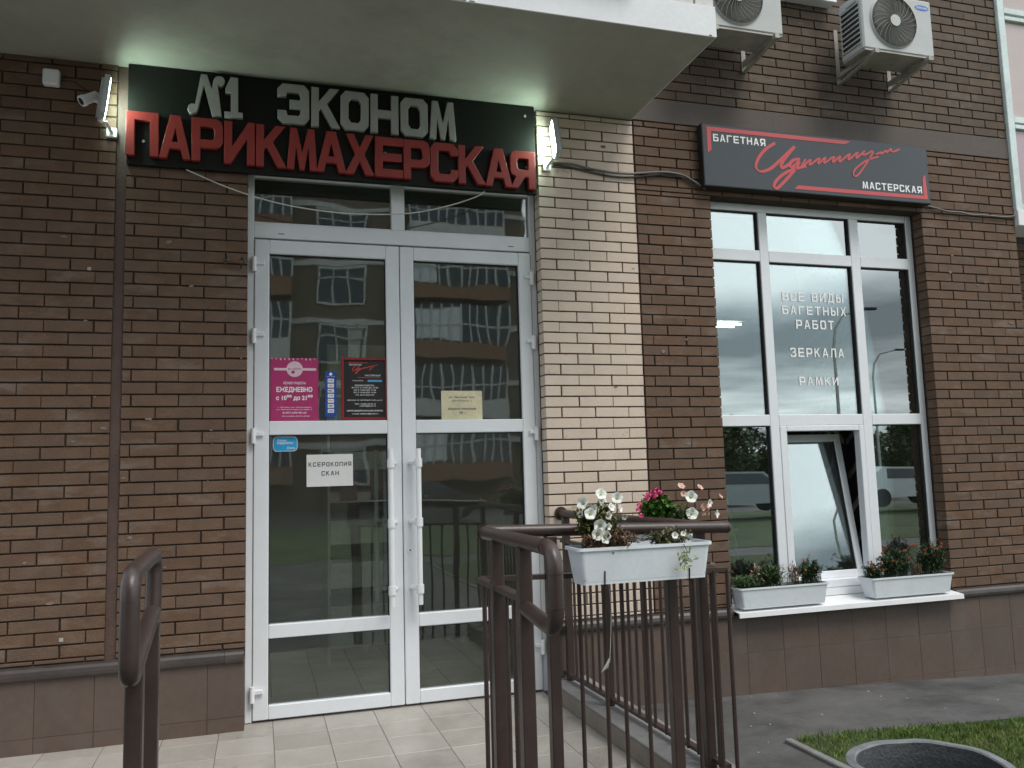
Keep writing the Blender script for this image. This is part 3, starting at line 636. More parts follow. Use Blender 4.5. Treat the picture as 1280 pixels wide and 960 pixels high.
for k in range(5):
    x = -0.36+k*0.105
    mb = MB(); v = []
    for j in range(8): v += [(x+j*0.0133, 0.012*math.sin(j*PI/3.5+k), 0.02), (x+j*0.0133, 0.012*math.sin(j*PI/3.5+k), 2.95)]
    mb.add(v, [(2*j, 2*j+2, 2*j+3, 2*j+1) for j in range(7)], True)
    if k in (1, 2, 4): mb.build('curtain_strip', curtM, cu)
fr_ = thing('frame_sample_rack', (5.08, 0.62, 0.6), 'rack of chevron shaped frame corner samples behind the right panes', 'display rack')
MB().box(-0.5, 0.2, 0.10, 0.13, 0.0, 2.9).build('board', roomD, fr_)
gold = mat('gilt moulding', (0.42, 0.33, 0.20), 0.4, var=0.2); silv = mat('silver moulding', (0.45, 0.46, 0.44), 0.35)
for r in range(9):
    for c_ in range(2):
        x, z = -0.28+c_*0.26, 0.25+r*0.30; wv = 0.035
        MB().prism([(x-0.11, z-0.09), (x, z+0.04), (x+0.11, z-0.09), (x+0.11, z-0.09+wv*1.3), (x, z+0.04+wv*1.3), (x-0.11, z-0.09+wv*1.3)], 0.07, 0.099).build('frame_corner', (gold, silv, roomL)[(r+c_) % 3], fr_)
es = thing('easel', (3.75, 0.9, 0), 'thin pale wooden easel inside the shop behind the lower left pane', 'easel')
for a_, b_ in (((-0.30, 0, 0.3), (0.0, 0.05, 1.75)), ((0.24, 0, 0.3), (0.02, 0.05, 1.75)), ((0.0, 0.5, 0.3), (0.0, 0.1, 1.7))): MB().bar(a_, b_, 0.018, 0.018).build('leg', roomL, es)
MB().bar((-0.2, 0.02, 0.95), (0.18, 0.02, 0.95), 0.03, 0.02).build('ledge', roomL, es)
MB().box(-0.25, 0.22, 0.04, 0.055, 0.98, 1.5).build('picture', roomD, es)

# ------------------------------------------------------------------ signs
sg = thing('shop_sign', (-0.795, -0.045, 3.45), 'black hairdresser sign board with white and red raised letters', 'sign')
SX, SY, SZ = -0.795, -0.045, 3.45
MB().box(0, 2.665, 0, 0.04, 0, 0.646, 0.002).build('board', signK, sg)
MB().box(0.002, 2.66, 0.041, 0.045, 0.003, 0.64).build('backing', galv, sg)
T_ = 0.27  # stem width of the glyphs, fraction of width
a8 = 0.10
def chamfer(x0, x1, y0, y1, c, cyv=None):
    d = cyv or c
    return [(x0+c, y0), (x1-c, y0), (x1, y0+d), (x1, y1-d), (x1-c, y1), (x0+c, y1), (x0, y1-d), (x0, y0+d)]
G = {
 'П': [[(0,0),(.27,0),(.27,.80),(.73,.80),(.73,0),(1,0),(1,1),(0,1)]],
 'А': [[(0,0),(.25,0),(.33,.22),(.67,.22),(.75,0),(1,0),(.66,1),(.34,1)], [(.40,.38),(.5,.70),(.60,.38)]],
 'Р': [[(0,0),(.28,0),(.28,.30),(.80,.30),(.94,.36),(1,.46),(1,.84),(.94,.94),(.80,1),(0,1)], [(.28,.50),(.28,.80),(.66,.80),(.72,.74),(.72,.56),(.66,.50)]],
 'И': [[(0,0),(.22,0),(.74,.60),(.74,0),(1,0),(1,1),(.78,1),(.26,.40),(.26,1),(0,1)]],
 'К': [[(0,0),(.26,0),(.26,.40),(.34,.46),(.70,0),(1,0),(.54,.60),(.96,1),(.64,1),(.26,.64),(.26,1),(0,1)]],
 'М': [[(0,0),(.24,0),(.29,.56),(.42,0),(.58,0),(.71,.56),(.76,0),(1,0),(.90,1),(.68,1),(.50,.42),(.32,1),(.10,1)]],
 'Х': [[(0,0),(.30,0),(.50,.32),(.70,0),(1,0),(.66,.50),(.98,1),(.70,1),(.50,.68),(.30,1),(.02,1),(.34,.50)]],
 'Е': [[(0,0),(1,0),(1,.20),(.28,.20),(.28,.40),(.95,.40),(.95,.60),(.28,.60),(.28,.80),(1,.80),(1,1),(0,1)]],
 'С': [[(.16,0),(.84,0),(1,.14),(1,.32),(.74,.32),(.70,.20),(.34,.20),(.28,.27),(.28,.73),(.34,.80),(.70,.80),(.74,.68),(1,.68),(1,.86),(.84,1),(.16,1),(0,.86),(0,.14)]],
 'Я': [[(0,0),(.30,0),(.58,.30),(.72,.30),(.72,0),(1,0),(1,1),(.20,1),(.06,.94),(0,.84),(0,.46),(.06,.36),(.22,.31)], [(.34,.50),(.28,.56),(.28,.74),(.34,.80),(.72,.80),(.72,.50)]],
 'Э': [[(.16,0),(.84,0),(1,.14),(1,.86),(.84,1),(.16,1),(0,.86),(0,.68),(.27,.68),(.31,.80),(.66,.80),(.72,.73),(.72,.60),(.38,.60),(.38,.40),(.72,.40),(.72,.27),(.66,.20),(.31,.20),(.27,.32),(0,.32),(0,.14)]],
 'О': [chamfer(0, 1, 0, 1, .17, .14), list(reversed(chamfer(.28, .72, .19, .81, .09, .1)))],
 'Н': [[(0,0),(.26,0),(.26,.40),(.74,.40),(.74,0),(1,0),(1,1),(.74,1),(.74,.60),(.26,.60),(.26,1),(0,1)]],
 '1': [[(.05,0),(.95,0),(.95,.13),(.72,.13),(.72,1),(.36,1),(.10,.70),(.10,.60),(.36,.60),(.36,.13),(.05,.13)]],
 'N': [[(0,.10),(.04,.02),(.14,0),(.24,.04),(.28,.14),(.42,.74),(.66,0),(.92,0),(.80,.78),(.88,.74),(.97,.80),(1,.90),(.94,.98),(.84,1),(.74,.97),(.68,.88),(.64,.66),(.50,1),(.34,1),(.20,.24),(.10,.24),(.02,.19)]],
}
G.update({
 'Г': [[(0,0),(.28,0),(.28,.80),(1,.80),(1,1),(0,1)]],
 'Т': [[(.36,0),(.64,0),(.64,.80),(1,.80),(1,1),(0,1),(0,.80),(.36,.80)]],
 'Б': [[(0,0),(.80,0),(.95,.07),(1,.18),(1,.44),(.94,.56),(.80,.62),(.27,.62),(.27,.81),(.92,.81),(.92,1),(0,1)], [(.27,.19),(.27,.44),(.66,.44),(.73,.38),(.73,.25),(.66,.19)]],
 'В': [[(0,0),(.80,0),(.95,.07),(1,.18),(1,.38),(.95,.48),(.86,.53),(.93,.60),(.96,.68),(.96,.84),(.90,.94),(.78,1),(0,1)], [(.27,.18),(.27,.42),(.66,.42),(.73,.37),(.73,.24),(.66,.18)], [(.27,.60),(.27,.82),(.63,.82),(.69,.78),(.69,.65),(.63,.60)]],
 'Д': [[(0,-.18),(.18,-.18),(.18,0),(.82,0),(.82,-.18),(1,-.18),(1,.18),(.90,.18),(.90,1),(.22,1),(.20,.50),(.10,.18),(0,.18)], [(.34,.18),(.42,.50),(.44,.80),(.66,.80),(.66,.18)]],
 'Ы': [[(0,0),(.52,0),(.62,.08),(.66,.18),(.66,.46),(.62,.56),(.52,.63),(.22,.63),(.22,1),(0,1)], [(.22,.18),(.22,.45),(.40,.45),(.44,.40),(.44,.24),(.40,.18)], [(.78,0),(1,0),(1,1),(.78,1)]],
 'З': [[(.16,0),(.82,0),(.97,.08),(1,.20),(1,.40),(.88,.51),(.97,.60),(.97,.84),(.92,.94),(.80,1),(.18,1),(.04,.90),(0,.72),(.26,.70),(.32,.82),(.66,.82),(.70,.76),(.70,.65),(.64,.60),(.40,.60),(.40,.43),(.66,.43),(.73,.36),(.73,.24),(.66,.18),(.32,.18),(.26,.30),(0,.28),(.04,.10)]],
 'Л': [[(0,0),(.16,0),(.28,.06),(.36,.24),(.42,.82),(.72,.82),(.72,0),(1,0),(1,1),(.20,1),(.12,.30),(.06,.18),(0,.18)]],
})
def block_text(body, x0, x1, z0, z1, y, m, parent, loc0=(0, 0, 0), gap=0.22, thin=0.0):
    """heavy flat capitals cut from film, one mesh per word; glyphs are drawn as outlines"""
    adv = {' ': 0.55, 'М': 1.18, 'Ы': 1.25, 'Д': 1.1}
    tot = sum(adv.get(c, 1.0)+gap for c in body)-gap; u = (x1-x0)/tot; mb = MB(); x = x0
    for i, c in enumerate(body):
        w_ = adv.get(c, 1.0)*u
        if c != ' ':
            cu = bpy.data.curves.new('g', 'CURVE'); cu.dimensions = '2D'; cu.fill_mode = 'BOTH'; cu.offset = -thin*u
            for pts in G[c]:
                sp_ = cu.splines.new('POLY'); sp_.points.add(len(pts)-1); sp_.use_cyclic_u = True
                for q, p in zip(sp_.points, pts): q.co = (p[0]*w_, p[1]*(z1-z0), 0, 1)
            me = curve_mesh(cu)
            mb.add([(x+v.co.x-loc0[0], y-0.0006-loc0[1], z0+v.co.y-loc0[2]) for v in me.vertices], [tuple(p.vertices) for p in me.polygons])
        x += w_+gap*u
    return mb.build('window_lettering' if parent.name.startswith('shop_window') else 'lettering', m, parent)
for tx, a, b, c, d in (('ВСЕ ВИДЫ', 3.981, 4.565, 2.794, 2.87), ('БАГЕТНЫХ', 3.973, 4.583, 2.685, 2.758), ('РАБОТ', 4.095, 4.456, 2.57, 2.646), ('ЗЕРКАЛА', 4.022, 4.534, 2.342, 2.418), ('РАМКИ', 4.091, 4.46, 2.116, 2.185)):
    block_text(tx, a, b, c, d, FY+0.030, prW, wn, WL, gap=0.30, thin=0.03)
block_text('КСЕРОКОПИЯ', 0.302, 0.578, 1.566, 1.595, KS[2], prK, KS[0], KS[1], gap=0.30, thin=0.02); block_text('СКАН', 0.384, 0.496, 1.507, 1.537, KS[2], prK, KS[0], KS[1], gap=0.30, thin=0.02)
def row_letters(items, zt, zb, m):
    for ch, a, b in items:
        xm = (a+b)/2; top, bot = zt(xm), zb(xm)
        w_ = (b-a)*1.0; h_ = top-bot
        me = glyph_mesh(G[ch], w_, h_, 0.040, 0.003, 'letter', m)
        ob = link('letter', me, sg, (a-SX, -0.0205, bot-SZ)); ob.rotation_euler.y = random.gauss(0, 0.006)
row_letters([('N',-.445,-.225),('1',-.232,-.108),('Э',.1,.30),('К',.312,.498),('О',.5,.685),('Н',.698,.886),('О',.901,1.088),('М',1.099,1.285)], lambda x: 4.058-0.01*x, lambda x: 3.792-0.012*x, letW)
row_letters([('П',-.796,-.609),('А',-.607,-.423),('Р',-.418,-.232),('И',-.226,-.040),('К',-.033,.156),('М',.158,.348),('А',.345,.536),('Х',.529,.719),('Е',.724,.913),('Р',.918,1.097),('С',1.101,1.293),('К',1.297,1.489),('А',1.487,1.682),('Я',1.668,1.853)], lambda x: 3.766-0.013*x, lambda x: 3.488-0.009*x, letR)
for x, z in ((1.80, 4.02), (1.80, 3.64), (-0.70, 3.60), (0.80, 3.655)):
    MB().tube([(x-SX, 0, z-SZ), (x-SX, -0.007, z-SZ)], 0.009, 10).build('screw', galv, sg)
sg2 = thing('shop_sign', (3.2, -0.08, 3.605), 'charcoal box sign of the framing workshop with red script', 'sign')
QX, QY, QZ = 3.2, -0.08, 3.605
MB().box(0, 2.115, 0, 0.07, 0, 0.493, 0.004).build('sign_box', blackM, sg2)
MB().box(0.008, 2.107, -0.0015, 0.0, 0.008, 0.485).build('sign_face', signG, sg2)
block_text('БАГЕТНАЯ', 3.294, 3.755, 3.960, 4.020, QY-0.002, prW, sg2, (QX, QY, QZ), thin=0.02)
block_text('МАСТЕРСКАЯ', 4.638, 5.230, 3.689, 3.750, QY-0.002, prW, sg2, (QX, QY, QZ), thin=0.02)
for poly in ([(3.241,4.072),(4.55,4.075),(4.498,4.045),(3.278,4.040),(3.274,3.89),(3.242,3.865)], [(3.992,3.637),(5.282,3.643),(5.274,3.852),(5.245,3.825),(5.240,3.672),(4.028,3.668)]):
    MB().prism([(x-QX, z-QZ) for x, z in poly], -0.0035, -0.0018).build('red_bracket', prR, sg2)
STROKES = [
 [(3.839,3.994),(3.751,3.94),(3.687,3.869),(3.651,3.8),(3.663,3.759),(3.707,3.749),(3.79,3.782),(3.88,3.861),(3.972,3.942),(4.031,3.993),(3.967,3.929),(3.915,3.871),(3.881,3.82),(3.88,3.792),(3.919,3.808),(3.973,3.846)],
 [(4.057,3.883),(4.004,3.876),(3.959,3.837),(3.965,3.804),(4.005,3.821),(4.062,3.879),(4.022,3.812),(3.957,3.741),(3.874,3.659),(3.826,3.622),(3.8,3.638),(3.826,3.69),(3.907,3.757),(4.004,3.799),(4.11,3.83)],
 [(4.11,3.885),(4.068,3.828),(4.080,3.826),(4.170,3.900),(4.140,3.845),(4.152,3.843),(4.255,3.920),(4.222,3.862),(4.234,3.860),(4.308,3.930),(4.278,3.872),(4.290,3.870),(4.395,3.945),(4.362,3.886),(4.374,3.884),(4.452,3.953),(4.424,3.895),(4.436,3.893),(4.548,3.982),(4.512,3.920),(4.524,3.918),(4.625,4.000),(4.590,3.940),(4.602,3.938),(4.68,4.004)],
 [(4.68,4.004),(4.655,3.97),(4.682,3.972),(4.783,4.025),(4.726,3.949),(4.654,3.856),(4.603,3.798),(4.566,3.779),(4.552,3.809),(4.581,3.85),(4.658,3.907),(4.735,3.945),(4.814,3.968)],
 [(4.794,3.987),(4.856,4.016),(4.834,3.986),(4.906,4.037),(4.888,4.003),(4.958,4.057),(4.938,4.02),(4.984,4.028),(5.029,4.052)]]
def smooth_path(p, it=2):
    for _ in range(it):
        q = [p[0]]
        for a, b in zip(p[:-1], p[1:]):
            q += [(a[0]*.75+b[0]*.25, a[1]*.75+b[1]*.25), (a[0]*.25+b[0]*.75, a[1]*.25+b[1]*.75)]
        p = q+[p[-1]]
    return p
def brush(paths, tf, y, m, parent, name, wmin, wmax):
    mb = MB()
    for j, p in enumerate(paths):
        p = smooth_path([tf(*q) for q in p], 1 if j == 2 else 2); n = len(p)
        nib = Vector((0.8, -0.6)); lo, hi = (wmin, wmax) if j < 2 else (wmin*0.75, wmax*0.62)
        for i in range(n-1):
            a, b = Vector(p[i]), Vector(p[i+1]); d = b-a
            if d.length < 1e-6: continue
            ext_ = d.normalized()*wmin*0.5; nn = Vector((-d.y, d.x)).normalized()
            wd_ = (lo+(hi-lo)*abs(nn.dot(nib)))/2
            mb.add([(q.x, y-0.00002*(i % 7)-0.0002*j, q.y) for q in (a-ext_-nn*wd_, b+ext_-nn*wd_, b+ext_+nn*wd_, a-ext_+nn*wd_)], [(0, 1, 2, 3)])
    return mb.build(name, m, parent)
brush(STROKES, lambda x, z: (x-QX, z-QZ), -0.004, prR, sg2, 'script_lettering', 0.009, 0.026)
o, l0, yy = SCRIPT_AT
brush(STROKES, lambda x, z: (0.590+(x-3.66)*0.125-l0[0], 2.178+(z-3.62)*0.15-l0[2]), yy-l0[1]-0.002, prR, o, 'script_lettering', 0.0018, 0.005)

# ------------------------------------------------------------------ wall lamps (lit)
lampE = emis('cool white led lamp', (0.72, 1.0, 0.84), 15)
def wall_lamp(x, y, z, s, label):
    t_ = thing('wall_lamp', (x, y, z), label, 'lamp', 'lit lamps at the ends of the black sign')
    t_.scale = (s, 1, 1)
    hd = bpy.data.objects.new('lamp_head', None); C.objects.link(hd); hd.parent = t_; hd.location = (0, -0.105, 0.0); hd.rotation_euler = (0, math.radians(6), math.radians(14))
    MB().box(-0.045, -0.012, -0.09, 0.09, -0.12, 0.12, 0.006).build('housing', mat('pale grey lamp casing', (0.45, 0.48, 0.5), 0.4), hd)
    for k in range(7): MB().box(-0.058, -0.0455, -0.07+k*0.0225, -0.064+k*0.0225, -0.10, 0.10).build('cooling_fin', MATS['pale grey lamp casing'], hd)
    MB().box(-0.0115, -0.008, -0.078, 0.078, -0.105, 0.105).build('lamp_panel', lampE, hd)
    MB().box(-0.03, 0.03, 0.0, 0.02, -0.19, -0.13, 0.003).build('mount', white, t_)
    MB().bar((0, -0.0, -0.16), (-0.02, -0.09, -0.13), 0.02, 0.006).build('bracket', white, t_)
wall_lamp(-0.885, -0.025, 3.81, 1, 'lit lamp at the left end of the black sign')
wall_lamp(1.965, -0.025, 3.83, -1, 'lit lamp at the right end of the black sign on the cream bricks')

# ------------------------------------------------------------------ camera, box, cables
cc = thing('security_camera', (-1.0, -0.003, 3.84), 'white bullet security camera on the dark brick wall left of the sign', 'camera')
MB().tube([(0.03, 0, 0.03), (0.03, -0.03, 0.03)], [0.035, 0.026], 16).build('base', white, cc)
MB().tube([(0.03, -0.028, 0.03), (0.02, -0.06, 0.01)], 0.014, 12).build('arm', white, cc)
MB().tube([(0.03, -0.045, 0.025), (-0.035, -0.085, -0.030)], [0.030, 0.030], 18).build('body', white, cc)
MB().tube([(-0.028, -0.081, -0.024), (-0.045, -0.091, -0.039)], [0.034, 0.034], 18).build('hood', white, cc)
MB().tube([(-0.0452, -0.0912, -0.0392), (-0.047, -0.0922, -0.0408)], 0.022, 18).build('lens', blackM, cc)
jb = MB().box(-0.045, 0.045, -0.05, 0, -0.05, 0.05, 0.008).build('junction_box', white, label='white square junction box on the wall above the security camera', cat='junction box'); jb.location = (-1.225, -0.003, 3.96)
def cable(name, pts, r, m, label, cat, y=None):
    p = smooth_path([q for q in pts], 2) if len(pts[0]) == 2 else pts
    if y is not None: p = [(a, y, b) for a, b in p]
    o_ = MB().tube(p, r, 7).build(name, m, label=label, cat=cat); return o_
cable('cable', [(-1.19, 3.955), (-1.12, 3.965), (-1.06, 3.93), (-1.0, 3.89), (-0.97, 3.86)], 0.004, blackM, 'thin black cable from the junction box to the security camera', 'cable', -0.012)
cable('cable', [(1.985, 3.70), (2.08, 3.705), (2.158, 3.707), (2.313, 3.677), (2.568, 3.662), (2.75, 3.688), (2.898, 3.708), (3.05, 3.70), (3.13, 3.66), (3.24, 3.60)], 0.009, cableM, 'thick grey cable running from the right lamp to the charcoal sign', 'cable', -0.022)
cable('cable', [(2.02, 3.692), (2.15, 3.685), (2.32, 3.655), (2.55, 3.635), (2.80, 3.675), (2.95, 3.700), (3.08, 3.672), (3.20, 3.61)], 0.007, mat('dark cable sheath', (0.05, 0.045, 0.045), 0.5), 'dark cable sagging just below the thick grey one', 'cable', -0.012)
for x, z in ((2.24, 3.692), (2.56, 3.665), (2.90, 3.706)):
    pass
cable('cable', [(5.33, 3.612), (5.42, 3.60), (5.544, 3.575), (5.66, 3.585), (5.797, 3.563), (5.9, 3.572), (6.015, 3.570), (6.15, 3.568), (6.27, 3.585)], 0.008, cableM, 'grey cable from the charcoal sign to the building corner', 'cable', -0.018)
cable('hanging_cord', [(-.451, 3.445), (-.226, 3.353), (.018, 3.281), (.268, 3.240), (.577, 3.223), (.951, 3.247), (1.228, 3.322), (1.458, 3.413), (1.5, 3.46)], 0.0042, cordM, 'pale cord sagging across the transom below the black sign', 'cord', -0.03)
MB().box(-1.003, -0.983, -0.006, 0.0, 2.780, 2.80, 0.001).build('wall_marker', mat('dull white chip', (0.36, 0.35, 0.32), 0.7), label='small white square marker high on the left brick wall', cat='marker')
MB().box(-1.098, -1.076, -0.006, 0.0, 0.600, 0.622, 0.001).build('wall_marker', mat('dull white chip', (0.36, 0.35, 0.32), 0.7), label='small white square marker low on the left brick wall near the ledge', cat='marker')
hk = thing('wall_hook', (-0.115, 0, 2.87), 'small black hook pair in the brown bricks beside the door frame', 'hook')
MB().tube([(-0.10, 0, 0.03), (-0.10, -0.012, 0.02), (-0.10, -0.016, -0.02)], 0.005, 8).build('hook_wire', blackM, hk)
MB().tube([(0, 0, 0.02), (0, -0.03, 0.03), (0.015, -0.035, 0.0), (0.0, -0.03, -0.02), (-0.01, -0.02, -0.045)], 0.005, 8).build('hook_wire', blackM, hk)

# ------------------------------------------------------------------ air conditioners
def make_ac(x0, y0, z0, label):
    t_ = thing('air_conditioner', (x0, y0, z0), label, 'air conditioner', 'air conditioner units on the upper brick wall')
    W_, D_, H_ = 0.68, 0.26, 0.475
    body = MB().box(0, W_, 0, D_, 0, H_, 0.012)
    # front shroud is the body; the fan recess is a dark disc with a ring of depth
    body.build('casing', acM, t_)
    fx, fz, fr0 = 0.295, 0.250, 0.208
    def ring(r0, r1, y0_, y1_, m, name, n=40):
        v = []
        for i in range(n):
            c, s = math.cos(2*PI*i/n), math.sin(2*PI*i/n); v += [(fx+c*r0, y0_, fz+s*r0), (fx+c*r1, y1_, fz+s*r1)]
        return MB().add(v, [(2*i, 2*((i+1) % n), 2*((i+1) % n)+1, 2*i+1) for i in range(n)], True).build(name, m, t_)
    v = [(fx+math.cos(2*PI*i/40)*fr0, -0.002, fz+math.sin(2*PI*i/40)*fr0) for i in range(40)]
    MB().add(v, [tuple(range(40))]).build('fan_opening', acD, t_)
    ring(fr0+0.016, fr0+0.004, -0.001, -0.016, acM, 'fan_rim'); ring(fr0+0.004, fr0-0.002, -0.016, -0.003, acD, 'fan_rim_inside')
    fn = MB()
    for b_ in range(3):
        a0 = b_*2*PI/3; vv = []
        for k in range(7):
            a = a0+k*0.22; r1 = 0.185-0.03*(k == 6)
            vv += [(fx+math.cos(a)*0.05, -0.003-0.0008*k, fz+math.sin(a)*0.05), (fx+math.cos(a+0.2)*r1, -0.003-0.0012*k, fz+math.sin(a+0.2)*r1)]
        fn.add(vv, [(2*i, 2*i+1, 2*i+3, 2*i+2) for i in range(6)], True)
    fn.build('fan_blades', mat('grey fan plastic', (0.09, 0.095, 0.085), 0.5), t_)
    g = MB()
    for k in range(17):
        r = 0.048+k*0.0098
        g.tube([(fx+math.cos(2*PI*i/36)*r, -0.012-0.010*(1-(r/fr0)**2), fz+math.sin(2*PI*i/36)*r) for i in range(37)], 0.0017, 4, False)
    for k in range(24):
        a = 2*PI*k/24
        g.tube([(fx+math.cos(a+0.5*q)*(0.045+0.16*q), -0.014-0.010*(1-((0.045+0.16*q)/fr0)**2), fz+math.sin(a+0.5*q)*(0.045+0.16*q)) for q in (0, .25, .5, .75, 1)], 0.0022, 4, False)
    go = g.build('fan_grille', acG, t_); go['kind'] = 'stuff'
    v = [(fx+math.cos(2*PI*i/28)*0.047, -0.027, fz+math.sin(2*PI*i/28)*0.047) for i in range(28)]
    MB().tube([(fx, -0.028, fz), (fx, -0.018, fz)], 0.047, 28).build('fan_hub', acM, t_)
    # badge
    v = [(0.585+math.cos(2*PI*i/28)*0.068, -0.0015, 0.405+math.sin(2*PI*i/28)*0.023) for i in range(28)]
    bd = MB().add(v, [tuple(range(28))]).build('badge', mat('blue badge', (0.03, 0.14, 0.50), 0.3), t_)
    text('SAMSUNG', 0.533, 0.637, 0.396, 0.414, -0.002, prW, bd, off=0.012)
    # side grille
    MB().box(-0.0015, 0.0, 0.035, 0.23, 0.06, 0.40).build('side_opening', acD, t_)
    for k in range(9): MB().box(-0.012, -0.0016, 0.03, 0.235, 0.05+k*0.041, 0.062+k*0.041, 0.002).build('side_louvre', acM, t_)
    hnd = MB().box(-0.02, -0.0125, 0.05, 0.16, 0.40, 0.425, 0.003).build('side_handle', acM, t_)
    MB().box(0.01, W_-0.01, 0.004, D_-0.004, -0.012, -0.0005).build('base_pan', galv, t_)
    for bx in (0.09, 0.60):
        br_ = MB()
        br_.box(bx-0.018, bx+0.018, -y0-0.006, -y0-0.001, -0.10, 0.38)
        br_.build('bracket_plate', galv, t_)
        br_ = MB().box(bx-0.018, bx+0.018, -0.035, -y0-0.0065, -0.045, -0.0125)
        br_.build('bracket_arm', galv, t_)
        MB().bar((bx, -y0-0.010, -0.095), (bx, 0.03, -0.045), 0.03, 0.012).build('bracket_strut', galv, t_)
    return t_
make_ac(4.46, -0.42, 4.685, 'air conditioner nearer the glazed balcony, fan grille and side louvres visible')
make_ac(3.055, -0.42, 4.685, 'air conditioner partly hidden by the corner of the balcony slab')
for x, lab in ((5.35, 0),): pass
pp = thing('drain_channel', (3.2, -0.11, 5.15), 'white horizontal duct on the upper wall behind the air conditioners', 'duct')
MB().box(0.3, 1.30, 0.0, 0.10, 0.09, 0.17, 0.004).build('duct', white, pp)

# ------------------------------------------------------------------ glazed balcony at the right edge
gb = thing('glazed_balcony', (6.285, -0.03, 3.5), 'white framed glazed balcony at the right edge of the photo', 'balcony')
gt = mat('pale turquoise white frame', (0.62, 0.72, 0.70), 0.4)
def Gb(name, x0, x1, z0, z1, y0=0.0, y1=0.06, m=None, b=0.004): return MB().box(x0, x1, y0, y1, z0-3.5, z1-3.5, b).build(name, m or gt, gb)
Gb('frame_post', 0.0, 0.075, 3.64, 6.0); Gb('frame_post', 0.95, 1.03, 3.64, 6.0)
for z in (3.64, 4.385, 4.44, 5.40, 5.46): Gb('frame_rail', 0.0755, 0.9495, z, z+(0.04 if z in (4.385, 5.40) else 0.055), 0.002, 0.058)
pk = mat('pink beige opaque pane', (0.46, 0.38, 0.36), 0.15, var=0.04); pk2 = mat('mauve opaque pane', (0.40, 0.30, 0.33), 0.15, var=0.04)  # opaque panes with pink beige and mauve base colours
Gb('lower_pane', 0.0755, 0.9495, 3.696, 4.384, 0.03, 0.036, pk2, 0); Gb('upper_pane', 0.0755, 0.9495, 4.496, 5.399, 0.03, 0.036, pk, 0); Gb('top_pane', 0.0755, 0.9495, 5.516, 6.0, 0.03, 0.036, pk, 0)
Gb('base_trim', 0.0, 1.2, 3.50, 3.639, -0.01, 0.3, white)

# ------------------------------------------------------------------ railings
def rail_path(pts, r=0.0275, bend=0.07):
    out = [Vector(pts[0])]
    for i in range(1, len(pts)-1):
        a, b, c = Vector(pts[i-1]), Vector(pts[i]), Vector(pts[i+1])
        bd = min(bend, (a-b).length*0.45, (c-b).length*0.45); p, q = b+(a-b).normalized()*bd, b+(c-b).normalized()*bd
        for k in range(7):
            t_ = k/6; out.append(p*(1-t_)**2+b*2*t_*(1-t_)+q*t_**2)
    out.append(Vector(pts[-1])); return out
POST = 0.048
gr = thing('railing', (0.887, -2.0, 0), 'brown steel landing railing with balusters, flower boxes hang on it', 'railing')
O = Vector((0.887, -2.0, 0))
def rel(p): return tuple(Vector(p)-O)
MB().tube([rel(p) for p in rail_path([(2.062, -2.0, 1.213), (1.3, -2.0, 1.236), (0.887, -2.0, 1.248), (0.882, -2.94, 1.25), (0.882, -2.94, 0.995), (0.882, -2.63, 1.025)], bend=0.075)], 0.0265, 18).build('handrail', railM, gr)
MB().tube([rel(p) for p in [(1.985, -0.004, 1.203), (1.99, -1.0, 1.207), (2.01, -1.985, 1.212)]], 0.0275, 16).build('handrail', railM, gr)
MB().tube([rel((2.0615, -2.0, 1.213)), rel((2.071, -2.0, 1.213)), rel((2.080, -2.0, 1.213)), rel((2.085, -2.0, 1.213))], [0.0275, 0.026, 0.020, 0.008], 18).build('end_cap', railM, gr)
MB().tube([rel((1.985, -0.001, 1.203)), rel((1.985, -0.012, 1.203))], 0.046, 20).build('wall_flange', railM, gr)
MB().bar(rel((0.887, -1.985, 1.050)), rel((2.06, -1.985, 1.020)), 0.040, 0.020).build('middle_bar', railM, gr)
MB().bar(rel((0.884, -2.005, 1.050)), rel((0.882, -2.61, 1.052)), 0.040, 0.020).build('middle_bar', railM, gr)
MB().bar(rel((1.98, -0.03, 1.020)), rel((2.0, -1.96, 1.020)), 0.040, 0.020).build('middle_bar', railM, gr)
MB().bar(rel((1.975, -0.03, 0.150)), rel((2.02, -1.98, 0.150)), 0.035, 0.018).build('bottom_bar', railM, gr)
MB().bar(rel((0.90, -2.0, 0.130)), rel((2.02, -2.0, 0.130)), 0.035, 0.018).build('bottom_bar', railM, gr)
def weld(x, y, z, ax=0):
    d = ((0, 0, 0.002), (0, 0.002, 0), (0.002, 0, 0))[ax]
    MB().tube([rel((x-d[0], y-d[1], z-d[2])), rel((x+d[0], y+d[1], z+d[2]))], 0.0283, 18).build('weld_seam', railM, gr)
for z in (1.175, 1.07): weld(0.882, -2.94, z)
for y in (-2.865, -2.08): weld(0.882, y, 1.25, 1)
weld(0.965, -2.0, 1.246, 2)
def post(x, y, z0, z1, w_=POST): MB().box(x-O.x-w_/2, x-O.x+w_/2, y-O.y-w_/2, y-O.y+w_/2, z0, z1, 0.004).build('post', railM, gr)
def bal(x, y, z0, z1): MB().tube([rel((x, y, z0)), rel((x, y, z1))], 0.0098, 8).build('baluster', railM, gr)
post(1.20, -2.0, -0.13, 1.215); post(1.765, -2.0, -0.13, 1.20)
post(0.882, -2.27, -0.13, 1.228); post(0.882, -2.62, -0.13, 1.228)
for x in (0.98, 1.09, 1.325, 1.44, 1.525, 1.635, 1.88, 1.985, 2.055): bal(x, -2.0, 0.0, 1.02)
for y in (-2.07, -2.16, -2.39, -2.49): bal(0.882, y, -0.1, 1.045)
for y in (-0.10, -0.75, -1.86): post(1.982 if y > -1 else 2.0, y, 0.112, 1.185, 0.046)
for y in (-.22, -.31, -.40, -.50, -.60, -.86, -.95, -1.04, -1.13, -1.22, -1.32, -1.44, -1.55, -1.66, -1.76, -1.95): bal(1.978+0.022*(-y)/2, y, 0.140, 1.015)
